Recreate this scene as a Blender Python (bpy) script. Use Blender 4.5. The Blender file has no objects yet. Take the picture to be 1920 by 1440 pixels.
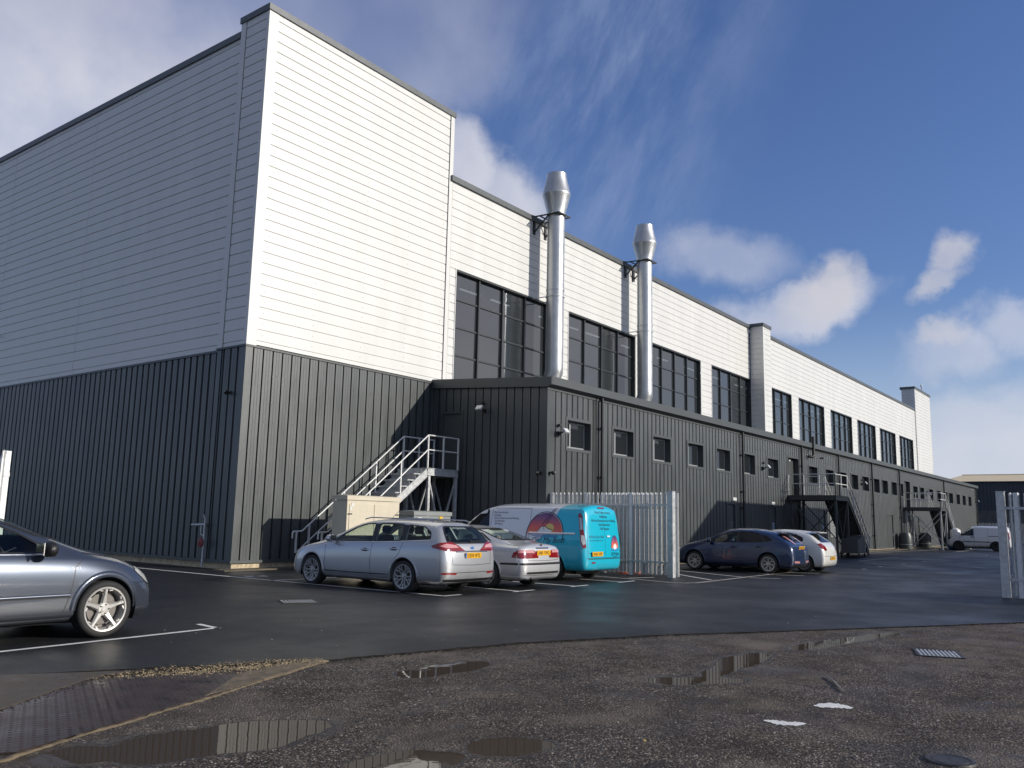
import bpy, bmesh, math, random
import numpy as np
from mathutils import Vector, Matrix
from mathutils.bvhtree import BVHTree
from mathutils.geometry import delaunay_2d_cdt
R = math.radians
random.seed(7)
rng = np.random.RandomState(5)
scene = bpy.context.scene
C = scene.collection

# ------------------------------------------------------------------ camera
CAM_H = 1.55
yaw, pitch, roll = R(36.99742819), R(8.98485285), R(1.25316099)
fw = Vector((math.cos(yaw)*math.cos(pitch), math.sin(yaw)*math.cos(pitch), math.sin(pitch)))
rt = Vector((math.sin(yaw), -math.cos(yaw), 0)); up = rt.cross(fw)
r2 = math.cos(roll)*rt + math.sin(roll)*up; u2 = -math.sin(roll)*rt + math.cos(roll)*up
cam_d = bpy.data.cameras.new('camera'); cam = bpy.data.objects.new('camera', cam_d); C.objects.link(cam)
M = Matrix((( r2.x, u2.x, -fw.x, 0), (r2.y, u2.y, -fw.y, 0), (r2.z, u2.z, -fw.z, CAM_H), (0, 0, 0, 1)))
cam.matrix_world = M
cam_d.sensor_width = 36; cam_d.lens = 36*1605.1255/1920; cam_d.clip_end = 3000; cam_d.clip_start = .05
scene.camera = cam

# ------------------------------------------------------------------ light
SUN_EL = R(19.2)
sun_dir = Vector((.354, -.935, 0)).normalized()*math.cos(SUN_EL) + Vector((0, 0, math.sin(SUN_EL)))
sd = bpy.data.lights.new('sun', 'SUN'); sun = bpy.data.objects.new('sun', sd); C.objects.link(sun)
sd.energy = 3.9; sd.angle = R(.5); sd.color = (1, .93, .82)
sun.rotation_euler = sun_dir.to_track_quat('Z', 'Y').to_euler(); sun.location = (20, -30, 30)
scene.view_settings.view_transform = 'Standard'; scene.view_settings.look = 'None'
scene.view_settings.exposure = 0; scene.view_settings.gamma = 1

world = bpy.data.worlds.new('World'); scene.world = world; world.use_nodes = True
def build_world():
    nt = world.node_tree; nt.nodes.clear(); N = nt.nodes.new; L = nt.links.new
    out = N('ShaderNodeOutputWorld'); bg = N('ShaderNodeBackground'); L(bg.outputs[0], out.inputs[0])
    bg.inputs[1].default_value = .085
    sky = N('ShaderNodeTexSky'); sky.sky_type = 'NISHITA'; sky.sun_disc = False
    sky.sun_elevation = SUN_EL; sky.sun_rotation = math.atan2(sun_dir.x, sun_dir.y)
    sky.air_density = 1.25; sky.dust_density = .5; sky.ozone_density = 3.0; sky.altitude = 0
    tc = N('ShaderNodeTexCoord')
    def math_(op, a, b=None, c=None, clamp=False):
        n = N('ShaderNodeMath'); n.operation = op; n.use_clamp = clamp
        for i, v in enumerate((a, b, c)):
            if v is None: continue
            if isinstance(v, (int, float)): n.inputs[i].default_value = v
            else: L(v, n.inputs[i])
        return n.outputs[0]
    def vm(op, a, b):
        n = N('ShaderNodeVectorMath'); n.operation = op
        for i, v in enumerate((a, b)):
            if isinstance(v, (tuple, list, Vector)): n.inputs[i].default_value = tuple(v)
            else: L(v, n.inputs[i])
        return n.outputs['Value'] if op == 'DOT_PRODUCT' else n.outputs[0]
    def noise(scale, detail, rough, vec, dist=0):
        n = N('ShaderNodeTexNoise'); n.inputs['Scale'].default_value = scale; n.inputs['Detail'].default_value = detail
        n.inputs['Roughness'].default_value = rough; n.inputs['Distortion'].default_value = dist; L(vec, n.inputs['Vector']); return n
    def smooth(x, a, b):
        n = N('ShaderNodeMapRange'); n.interpolation_type = 'SMOOTHSTEP'; n.inputs[1].default_value = a; n.inputs[2].default_value = b
        L(x, n.inputs[0]); return n.outputs[0]
    D = tc.outputs['Generated']
    n1 = noise(4.5, 6, .52, D); n2 = noise(20, 8, .62, D)
    off = vm('SUBTRACT', n1.outputs['Color'], (.5, .5, .5)); offs = N('ShaderNodeVectorMath'); offs.operation = 'SCALE'; L(off, offs.inputs[0]); offs.inputs['Scale'].default_value = .11
    off2 = vm('SUBTRACT', n2.outputs['Color'], (.5, .5, .5)); offs2 = N('ShaderNodeVectorMath'); offs2.operation = 'SCALE'; L(off2, offs2.inputs[0]); offs2.inputs['Scale'].default_value = .05
    Dd = vm('ADD', vm('ADD', D, offs.outputs[0]), offs2.outputs[0])
    def blob(c, ru, rv, ang, gain, soft=.55):
        c = Vector(c).normalized(); u = c.cross(Vector((0, 0, 1))).normalized(); v = u.cross(c)
        a = R(ang); uu = math.cos(a)*u + math.sin(a)*v; vv = -math.sin(a)*u + math.cos(a)*v
        e = vm('SUBTRACT', Dd, tuple(c))
        x = math_('DIVIDE', vm('DOT_PRODUCT', e, tuple(uu)), ru); y = math_('DIVIDE', vm('DOT_PRODUCT', e, tuple(vv)), rv)
        w = math_('DIVIDE', vm('DOT_PRODUCT', e, tuple(c)), max(ru, rv)*1.5)
        r = math_('SQRT', math_('ADD', math_('ADD', math_('MULTIPLY', x, x), math_('MULTIPLY', y, y)), math_('MULTIPLY', w, w)))
        m = N('ShaderNodeMapRange'); m.interpolation_type = 'SMOOTHSTEP'; m.inputs[1].default_value = 1+soft*.6; m.inputs[2].default_value = 1-soft
        m.inputs[3].default_value = 0; m.inputs[4].default_value = gain; L(r, m.inputs[0]); return m.outputs[0]
    # grey-white banks (centre direction, half sizes, tilt, density)
    banks = [((.36, .85, .39), .34, .30, 0, .95, .35), ((.47, .74, .49), .17, .10, 30, .85, .5), ((.60, .62, .52), .14, .10, 20, .62, .6),
             ((.50, .72, .58), .25, .08, 10, .6, .6), ((.685, .615, .395), .07, .055, -35, .9, .4), ((.73, .56, .35), .06, .05, -30, .75, .5),
             ((.870, .360, .300), .075, .035, -10, .62, .6), ((.905, .305, .235), .085, .030, 8, .85, .45), ((.972, .165, .185), .045, .03, 5, .6, .6),
             ((.975, .10, .200), .05, .022, 0, .5, .7), ((.96, .20, .085), .20, .062, 0, .80, .35), ((.99, .10, .10), .10, .05, 0, .7, .5)]
    bright = [((.927, .270, .262), .038, .028, 55, .95, .55), ((.915, .290, .245), .044, .018, 20, .8, .6), ((.951, .152, .270), .027, .021, 50, .9, .6), ((.948, .168, .245), .030, .014, 15, .75, .6), ((.966, .175, .203), .025, .014, 10, .7, .5)]
    def total(lst):
        t = None
        for b in lst:
            m = blob(*b); t = m if t is None else math_('MAXIMUM', t, m)
        return t
    banks.append(((.77, -.59, .27), .26, .26, 0, .95, .6))
    bank = total(banks); brt = total(bright)
    tex = smooth(n1.outputs['Fac'], .30, .62); tex2 = smooth(n2.outputs['Fac'], .25, .7)
    bank = math_('MULTIPLY', bank, math_('ADD', math_('MULTIPLY', tex, .58), .52), clamp=True)
    # thin cirrus streaks running up to the right
    mp = N('ShaderNodeMapping'); c = Vector((.801, .367, .473)); L(D, mp.inputs['Vector'])
    u = c.cross(Vector((0, 0, 1))).normalized(); v = u.cross(c)
    s = (math.cos(R(62))*u + math.sin(R(62))*v); t = (-math.sin(R(62))*u + math.cos(R(62))*v)
    comb = N('ShaderNodeCombineXYZ'); L(math_('MULTIPLY', vm('DOT_PRODUCT', D, tuple(s)), 2.2), comb.inputs[0]); L(math_('MULTIPLY', vm('DOT_PRODUCT', D, tuple(t)), 6.5), comb.inputs[1])
    ci = noise(1.5, 9, .64, comb.outputs[0], .25)
    cir = math_('MULTIPLY', smooth(ci.outputs['Fac'], .36, .78), math_('MAXIMUM', blob((.765, .43, .47), .26, .10, 60, .48, 1.0), blob((.80, .40, .36), .10, .07, 60, .35, 1.0)))
    cir2 = math_('MULTIPLY', smooth(ci.outputs['Fac'], .4, .75), math_('MULTIPLY', blob((.70, .52, .47), .16, .14, 40, .28, .9), 1.0))
    # broken grey cloud over the rest of the sky (behind the camera and high up), seen in the glass and puddles
    wide = noise(2.3, 7, .58, D, .3)
    view = vm('DOT_PRODUCT', D, tuple(fw))
    rest = math_('MULTIPLY', smooth(wide.outputs['Fac'], .40, .58), smooth(view, .62, .40))
    sunb = smooth(vm('DOT_PRODUCT', D, tuple(sun_dir)), .995, .95)
    rest = math_('MULTIPLY', math_('MULTIPLY', rest, sunb), math_('MULTIPLY', smooth(vm('DOT_PRODUCT', D, (0, 0, 1)), .05, .20), .85))
    def mix(fac, a, b):
        n = N('ShaderNodeMix'); n.data_type = 'RGBA'; L(fac, n.inputs[0])
        for i, v in ((6, a), (7, b)):
            if isinstance(v, tuple): n.inputs[i].default_value = v
            else: L(v, n.inputs[i])
        return n.outputs[2]
    K = 1/bg.inputs[1].default_value
    sc = lambda r, g, b: (r*K, g*K, b*K, 1)
    hs = N('ShaderNodeMix'); hs.data_type = 'RGBA'; hs.blend_type = 'MULTIPLY'; hs.inputs[0].default_value = 1; L(sky.outputs[0], hs.inputs[6]); hs.inputs[7].default_value = (.93, 1.03, 1.50, 1)
    skyc = hs.outputs[2]
    hz = smooth(vm('DOT_PRODUCT', D, (0, 0, 1)), .26, .02)
    base = mix(math_('MULTIPLY', hz, .78), skyc, sc(.50, .61, .78))
    cdark = mix(tex2, sc(.22, .235, .29), sc(.40, .41, .46))  # cloud out of view, toned darker to weaken the ambient light
    x = mix(cir2, base, sc(.34, .43, .66)); x = mix(cir, x, sc(.40, .48, .68))
    x = mix(rest, x, cdark)
    lowl = mix(smooth(vm('DOT_PRODUCT', D, (0, 0, 1)), .54, .38), sc(.38, .41, .56), sc(.68, .69, .77))
    x = mix(bank, x, lowl)
    x = mix(math_('MULTIPLY', brt, math_('ADD', math_('MULTIPLY', tex2, .35), .65)), x, sc(.60, .60, .66))
    L(x, bg.inputs[0])
build_world()

# ------------------------------------------------------------------ materials
def new_mat(name):
    m = bpy.data.materials.new(name); m.use_nodes = True; nt = m.node_tree; nt.nodes.clear()
    out = nt.nodes.new('ShaderNodeOutputMaterial'); return m, nt, out
def mat(name, col, rough=.5, metal=0., coat=0., var=0., vscale=4., bump=0., bscale=60., spec=.5, ior=1.5, rvar=0., stretch=None, coords='Object', detail=5, crough=.04):
    m, nt, out = new_mat(name); N = nt.nodes.new; L = nt.links.new
    p = N('ShaderNodeBsdfPrincipled'); L(p.outputs[0], out.inputs[0])
    p.inputs['Base Color'].default_value = (*col, 1); p.inputs['Roughness'].default_value = rough; p.inputs['Metallic'].default_value = metal
    p.inputs['Coat Weight'].default_value = coat; p.inputs['Coat Roughness'].default_value = crough; p.inputs['IOR'].default_value = ior
    p.inputs['Specular IOR Level'].default_value = spec
    tc = N('ShaderNodeTexCoord'); src = tc.outputs[coords]
    if stretch:
        mp = N('ShaderNodeMapping'); mp.inputs['Scale'].default_value = stretch; L(src, mp.inputs['Vector']); src = mp.outputs[0]
    if var or rvar:
        n = N('ShaderNodeTexNoise'); n.inputs['Scale'].default_value = vscale; n.inputs['Detail'].default_value = detail; n.inputs['Roughness'].default_value = .6; L(src, n.inputs['Vector'])
        if var:
            r = N('ShaderNodeValToRGB'); r.color_ramp.elements[0].position = .3; r.color_ramp.elements[1].position = .7
            r.color_ramp.elements[0].color = tuple(max(0, c*(1-var)) for c in col)+(1,); r.color_ramp.elements[1].color = tuple(min(1, c*(1+var)) for c in col)+(1,)
            L(n.outputs['Fac'], r.inputs[0]); L(r.outputs[0], p.inputs['Base Color'])
        if rvar:
            mr = N('ShaderNodeMapRange'); mr.inputs[1].default_value = .3; mr.inputs[2].default_value = .7; mr.inputs[3].default_value = max(0, rough-rvar); mr.inputs[4].default_value = min(1, rough+rvar)
            L(n.outputs['Fac'], mr.inputs[0]); L(mr.outputs[0], p.inputs['Roughness'])
    if bump:
        b = N('ShaderNodeTexNoise'); b.inputs['Scale'].default_value = bscale; b.inputs['Detail'].default_value = 4; L(src, b.inputs['Vector'])
        bn = N('ShaderNodeBump'); bn.inputs['Strength'].default_value = bump; bn.inputs['Distance'].default_value = .01; L(b.outputs['Fac'], bn.inputs['Height']); L(bn.outputs[0], p.inputs['Normal'])
    return m
MT = {}
MT['white_clad'] = mat('white_cladding', (.69, .692, .668), .42, 0, 0, .045, 1.6, .12, 9, rvar=.05, stretch=(1, 1, .22))
MT['grey_clad'] = mat('grey_cladding', (.044, .053, .055), .40, 0, 0, .14, 1.3, .15, 7, spec=.85, rvar=.05, crough=.55, stretch=(1.5, 1.5, .5))
MT['grey_trim'] = mat('grey_trim', (.048, .058, .060), .5, 0, .2, .08, 2, .05, 12, spec=.6, crough=.5)
MT['coping'] = mat('coping_metal', (.10, .11, .115), .42, .2, 0, .15, 6, .1, 20)
MT['black_frame'] = mat('window_frame_grey', (.035, .042, .046), .35, 0, 0, .05)
MT['pvc'] = mat('casement_frame', (.30, .32, .32), .4)
MT['dark_in'] = mat('dark_interior', (.018, .02, .022), .8)
MT['black_pipe'] = mat('black_pipe', (.012, .013, .014), .35)
MT['steel_galv'] = mat('galvanised_steel', (.52, .535, .54), .45, .30, 0, .22, 9, .1, 30, rvar=.1)
MT['steel_galv_white'] = mat('bright_galvanised_steel', (.70, .71, .70), .45, .15, 0, .15, 14, .1, 40, rvar=.1)
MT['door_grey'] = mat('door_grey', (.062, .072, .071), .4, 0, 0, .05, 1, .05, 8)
MT['concrete'] = mat('plinth_stone', (.52, .43, .29), .85, 0, 0, .35, 9, .6, 25)
MT['white_plastic'] = mat('white_plastic', (.75, .76, .74), .4)
MT['lens'] = mat('lamp_lens', (.75, .77, .74), .15, 0, .3)
MT['black'] = mat('black_plastic', (.014, .014, .015), .45)
MT['rubber'] = mat('tyre_rubber', (.022, .022, .022), .75, 0, 0, .2, 20, .2, 60)
MT['paint_white'] = mat('white_road_paint', (.86, .85, .80), .6, 0, 0, .10, 7, .3, 60)
MT['paint_worn'] = mat('worn_road_paint', (.50, .45, .40), .65, 0, 0, .35, 9, .3, 60)
MT['cabinet_beige'] = mat('beige_cabinet_paint', (.62, .56, .43), .5, 0, 0, .06, 3, .05, 12)
MT['cabinet_grey'] = mat('grey_cabinet_paint', (.27, .29, .29), .45, 0, 0, .06, 3)
MT['sign_yellow'] = mat('yellow_sign', (.75, .48, .03), .5)
MT['sign_blue'] = mat('blue_sign', (.05, .16, .42), .5)
MT['text_black'] = mat('black_lettering', (.01, .01, .012), .5)
MT['plate_yellow'] = mat('yellow_plate', (.80, .42, .02), .3)
MT['red_paint'] = mat('red_paint', (.20, .012, .015), .45)
MT['orange'] = mat('orange_plastic', (.72, .12, .03), .45)
MT['iron'] = mat('cast_iron', (.07, .065, .06), .5, .5, 0, .4, 20, .4, 60)
MT['far_dark'] = mat('far_shed_cladding', (.050, .060, .075), .6, 0, 0, .15, .3)
MT['far_cream'] = mat('far_shed_roof', (.80, .66, .42), .7, 0, 0, .06, .5)
MT['far_block'] = mat('far_shed_blockwork', (.10, .105, .105), .8, 0, 0, .2, 1.5)
MT['roof_dark'] = mat('roof_sheet', (.06, .066, .066), .5)
MT['chrome'] = mat('chrome_trim', (.7, .7, .7), .12, 1)
MT['alloy'] = mat('alloy_rim', (.54, .53, .50), .30, .35, 0, .08, 8)
MT['alloy_dark'] = mat('grey_alloy_rim', (.42, .42, .42), .35, .4, 0, .1, 8)
MT['disc'] = mat('brake_disc', (.16, .15, .14), .5, .7)
MT['seat'] = mat('seat_cloth', (.03, .03, .034), .9)
MT['lamp_red'] = mat('red_lamp_lens', (.24, .008, .010), .12, 0, 1)
MT['lamp_clear'] = mat('clear_lamp_lens', (.55, .56, .56), .10, .2, 1)
MT['lamp_pink'] = mat('pale_red_lamp_lens', (.62, .30, .30), .12, 0, 1)
MT['twig'] = mat('pale_stick', (.34, .31, .27), .7)
MT['leaf'] = mat('yellow_leaf', (.55, .38, .10), .7)
def schlick(nt, ior):
    N = nt.nodes.new; L = nt.links.new; r0 = ((ior-1)/(ior+1))**2; lw = N('ShaderNodeLayerWeight'); lw.inputs[0].default_value = .5
    p = N('ShaderNodeMath'); p.operation = 'POWER'; p.inputs[1].default_value = 5; L(lw.outputs['Facing'], p.inputs[0]); m = N('ShaderNodeMath'); m.operation = 'MULTIPLY_ADD'; m.inputs[1].default_value = 1-r0; m.inputs[2].default_value = r0; L(p.outputs[0], m.inputs[0]); return m.outputs[0]
def hall_glass(name, tint, ior, dust):
    m, nt, out = new_mat(name); N = nt.nodes.new; L = nt.links.new
    g = N('ShaderNodeBsdfGlossy'); g.inputs['Roughness'].default_value = .012; t = N('ShaderNodeBsdfTransparent'); t.inputs['Color'].default_value = (*tint, 1)
    d = N('ShaderNodeBsdfDiffuse'); d.inputs['Color'].default_value = (*dust, 1); m1 = N('ShaderNodeMixShader'); m1.inputs[0].default_value = .84; L(t.outputs[0], m1.inputs[1]); L(d.outputs[0], m1.inputs[2])
    f = schlick(nt, ior); mx = N('ShaderNodeMixShader'); L(f, mx.inputs[0]); L(m1.outputs[0], mx.inputs[1]); L(g.outputs[0], mx.inputs[2]); L(mx.outputs[0], out.inputs[0]); return m
def glass_mat(name, tint, rough=.01, ior=1.5, dark=None):
    m, nt, out = new_mat(name); N = nt.nodes.new; L = nt.links.new
    g = N('ShaderNodeBsdfGlossy'); g.inputs['Roughness'].default_value = rough; g.inputs['Color'].default_value = (1, 1, 1, 1)
    if dark: t = N('ShaderNodeBsdfDiffuse'); t.inputs['Color'].default_value = (*dark, 1)
    else: t = N('ShaderNodeBsdfTransparent'); t.inputs['Color'].default_value = (*tint, 1)
    f = schlick(nt, ior)
    mx = N('ShaderNodeMixShader'); L(f, mx.inputs[0]); L(t.outputs[0], mx.inputs[1]); L(g.outputs[0], mx.inputs[2]); L(mx.outputs[0], out.inputs[0])
    return m
MT['car_glass'] = glass_mat('car_glass', (.74, .82, .77), .01, 1.45)
MT['privacy_glass'] = glass_mat('dark_car_glass', (.06, .07, .07), .01, 1.5)
MT['bay_glass'] = hall_glass('hall_glazing', (.42, .46, .47), 2.6, (.040, .047, .052))
MT['small_glass'] = glass_mat('small_window_glass', None, .02, 1.6, (.02, .024, .028))
def paint(name, col, metal=.55, rough=.30, flake=.0):
    m, nt, out = new_mat(name); N = nt.nodes.new; L = nt.links.new
    p = N('ShaderNodeBsdfPrincipled'); L(p.outputs[0], out.inputs[0]); p.inputs['Base Color'].default_value = (*col, 1)
    p.inputs['Metallic'].default_value = metal; p.inputs['Roughness'].default_value = rough; p.inputs['Coat Weight'].default_value = 1; p.inputs['Coat Roughness'].default_value = .03
    tc = N('ShaderNodeTexCoord'); n = N('ShaderNodeTexNoise'); n.inputs['Scale'].default_value = 3; n.inputs['Detail'].default_value = 8; L(tc.outputs['Object'], n.inputs['Vector'])
    mr = N('ShaderNodeMapRange'); mr.inputs[1].default_value = .35; mr.inputs[2].default_value = .75; mr.inputs[3].default_value = .02; mr.inputs[4].default_value = .16
    L(n.outputs['Fac'], mr.inputs[0]); L(mr.outputs[0], p.inputs['Coat Roughness'])
    # road dirt on the lower panels
    sx = N('ShaderNodeSeparateXYZ'); L(tc.outputs['Object'], sx.inputs[0])
    lo = N('ShaderNodeMapRange'); lo.inputs[1].default_value = .62; lo.inputs[2].default_value = .15; lo.inputs[3].default_value = 0; lo.inputs[4].default_value = .55; L(sx.outputs[2], lo.inputs[0])
    mu = N('ShaderNodeMath'); mu.operation = 'MULTIPLY'; L(lo.outputs[0], mu.inputs[0]); L(n.outputs['Fac'], mu.inputs[1])
    mx = N('ShaderNodeMix'); mx.data_type = 'RGBA'; mx.inputs[6].default_value = (*col, 1); mx.inputs[7].default_value = (.10, .085, .065, 1); L(mu.outputs[0], mx.inputs[0]); L(mx.outputs[2], p.inputs['Base Color'])
    return m, nt, p, mx, sx
MT['p_blue_grey'] = paint('blue_grey_metallic_paint', (.060, .074, .102), .5)[0]
MT['p_silver_blue'] = paint('pale_silver_paint', (.47, .485, .505), .45)[0]
MT['p_silver'] = paint('silver_paint', (.60, .61, .62), .35)[0]
MT['p_navy'] = paint('dark_blue_paint', (.007, .027, .085), .2)[0]
MT['p_white'] = paint('white_car_paint', (.74, .74, .71), 0, .35)[0]
MT['p_white_van'] = paint('white_van_paint', (.66, .67, .70), 0, .35)[0]
def van_paint():
    m, nt, p, mx, sx = paint('white_and_turquoise_paint', (.70, .72, .76), 0, .3)
    N = nt.nodes.new; L = nt.links.new
    # diagonal colour split along the side: x < a + b*(z)
    lim = N('ShaderNodeValToRGB')
    cr = lim.color_ramp; cr.interpolation = 'LINEAR'
    mz = N('ShaderNodeMath'); mz.operation = 'DIVIDE'; mz.inputs[1].default_value = 2.2; L(sx.outputs[2], mz.inputs[0]); L(mz.outputs[0], lim.inputs[0])
    pts = [(0, .50), (.25, .42), (.42, .33), (.50, .27), (.70, .205), (.88, .165)]  # z/2.2 -> (x+2)/5
    for i, (a, b) in enumerate(pts):
        e = cr.elements[i] if i < 2 else cr.elements.new(a)
        e.position = a; e.color = (b, b, b, 1)
    xx = N('ShaderNodeMath'); xx.operation = 'MULTIPLY_ADD'; xx.inputs[1].default_value = .2; xx.inputs[2].default_value = .5; L(sx.outputs[0], xx.inputs[0])
    lt = N('ShaderNodeMath'); lt.operation = 'LESS_THAN'; L(xx.outputs[0], lt.inputs[0]); L(lim.outputs[0], lt.inputs[1])
    c = N('ShaderNodeMix'); c.data_type = 'RGBA'; c.inputs[6].default_value = (.70, .72, .76, 1); c.inputs[7].default_value = (.0, .47, .64, 1); L(lt.outputs[0], c.inputs[0]); L(c.outputs[2], mx.inputs[6])
    return m
MT['p_van'] = van_paint()
def sunset_mat():
    m, nt, out = new_mat('sunset_print'); N = nt.nodes.new; L = nt.links.new
    p = N('ShaderNodeBsdfPrincipled'); L(p.outputs[0], out.inputs[0]); p.inputs['Roughness'].default_value = .35
    tc = N('ShaderNodeTexCoord'); sx = N('ShaderNodeSeparateXYZ'); L(tc.outputs['UV'], sx.inputs[0])
    r = N('ShaderNodeValToRGB'); e = r.color_ramp.elements; e[0].position = 0; e[0].color = (.75, .20, .10, 1); e[1].position = 1; e[1].color = (.10, .05, .20, 1)
    k = r.color_ramp.elements.new(.35); k.color = (.68, .12, .10, 1); k = r.color_ramp.elements.new(.7); k.color = (.28, .10, .20, 1)
    L(sx.outputs[1], r.inputs[0]); L(r.outputs[0], p.inputs['Base Color']); return m
MT['sunset'] = sunset_mat()
MT['print_white'] = mat('white_print', (.78, .78, .78), .4); MT['print_navy'] = mat('navy_print', (.015, .02, .05), .4)
MT['print_sun'] = mat('pale_sun_print', (.72, .55, .16), .4); MT['print_sea'] = mat('sea_print', (.04, .16, .45), .4)

def ground_mat():
    m, nt, out = new_mat('old_tarmac'); N = nt.nodes.new; L = nt.links.new
    p = N('ShaderNodeBsdfPrincipled'); L(p.outputs[0], out.inputs[0])
    tc = N('ShaderNodeTexCoord'); O = tc.outputs['Object']
    def no(s, d=5, r=.6):
        n = N('ShaderNodeTexNoise'); n.inputs['Scale'].default_value = s; n.inputs['Detail'].default_value = d; n.inputs['Roughness'].default_value = r; L(O, n.inputs['Vector']); return n.outputs['Fac']
    def mr(x, a, b, c=0, d=1):
        n = N('ShaderNodeMapRange'); n.inputs[1].default_value = a; n.inputs[2].default_value = b; n.inputs[3].default_value = c; n.inputs[4].default_value = d; L(x, n.inputs[0]); return n.outputs[0]
    def mixc(f, a, b):
        n = N('ShaderNodeMix'); n.data_type = 'RGBA'
        if isinstance(f, float): n.inputs[0].default_value = f
        else: L(f, n.inputs[0])
        for i, v in ((6, a), (7, b)):
            if isinstance(v, tuple): n.inputs[i].default_value = v
            else: L(v, n.inputs[i])
        return n.outputs[2]
    vo = N('ShaderNodeTexVoronoi'); vo.inputs['Scale'].default_value = 52; L(O, vo.inputs['Vector'])
    v2 = N('ShaderNodeTexVoronoi'); v2.inputs['Scale'].default_value = 120; L(O, v2.inputs['Vector'])
    sep = N('ShaderNodeSeparateColor'); L(vo.outputs['Color'], sep.inputs[0])
    sp2 = N('ShaderNodeSeparateColor'); L(v2.outputs['Color'], sp2.inputs[0])
    cr = N('ShaderNodeValToRGB'); els = [(0, (.014, .012, .010)), (.22, (.060, .047, .037)), (.45, (.24, .192, .150)), (.72, (.43, .36, .29)), (.92, (.68, .60, .51)), (1, (.85, .80, .72))]
    for i, (a, c) in enumerate(els):
        e = cr.color_ramp.elements[i] if i < 2 else cr.color_ramp.elements.new(a)
        e.position = a; e.color = (*c, 1)
    L(sep.outputs[0], cr.inputs[0])
    cr2 = N('ShaderNodeValToRGB'); cr2.color_ramp.elements[0].color = (.040, .033, .027, 1); cr2.color_ramp.elements[1].color = (.30, .24, .19, 1); L(sp2.outputs[0], cr2.inputs[0])
    col = mixc(mr(no(30, 3), .4, .6), cr.outputs[0], cr2.outputs[0])
    gap = mr(vo.outputs['Distance'], .25, .6); col = mixc(mr(gap, 0, 1, 0, .75), col, (.010, .009, .008, 1))
    # fine silt lying in broad patches
    silt = mr(no(.75, 7, .68), .50, .66, 0, .82); col = mixc(silt, col, (.215, .178, .138, 1))
    dk = mr(no(1.7, 5, .6), .36, .56, .55, 0); col = mixc(dk, col, (.020, .017, .015, 1))
    tint = mr(no(.35, 3), .40, .65, .0, .25); col = mixc(tint, col, (.075, .050, .042, 1))
    L(col, p.inputs['Base Color'])
    rr = mr(no(1.1, 6, .65), .35, .65, .50, .85); ge = N('ShaderNodeNewGeometry'); sz = N('ShaderNodeSeparateXYZ'); L(ge.outputs['Position'], sz.inputs[0])
    zz = N('ShaderNodeMath'); zz.operation = 'MULTIPLY_ADD'; L(no(6, 5, .65), zz.inputs[0]); zz.inputs[1].default_value = .010; L(sz.outputs[2], zz.inputs[2])
    wet = mr(zz.outputs[0], .003, -.0035)
    L(mixc(mr(wet, 0, 1, 0, .72), col, (.030, .024, .018, 1)), p.inputs['Base Color'])
    rm = N('ShaderNodeMix'); L(wet, rm.inputs[0]); L(rr, rm.inputs[2]); rm.inputs[3].default_value = .22; L(rm.outputs[0], p.inputs['Roughness'])
    sm = N('ShaderNodeMix'); L(wet, sm.inputs[0]); sm.inputs[2].default_value = .22; sm.inputs[3].default_value = .5; L(sm.outputs[0], p.inputs['Specular IOR Level'])
    b = N('ShaderNodeBump'); b.inputs['Strength'].default_value = 1; b.inputs['Distance'].default_value = .013
    ad = N('ShaderNodeMath'); ad.operation = 'SUBTRACT'; L(mr(vo.outputs['Distance'], 0, .7, 1, 0), ad.inputs[0]); L(mr(v2.outputs['Distance'], 0, .7, 0, .4), ad.inputs[1])
    L(ad.outputs[0], b.inputs['Height']); L(b.outputs[0], p.inputs['Normal'])
    return m
MT['ground'] = ground_mat()
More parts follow.
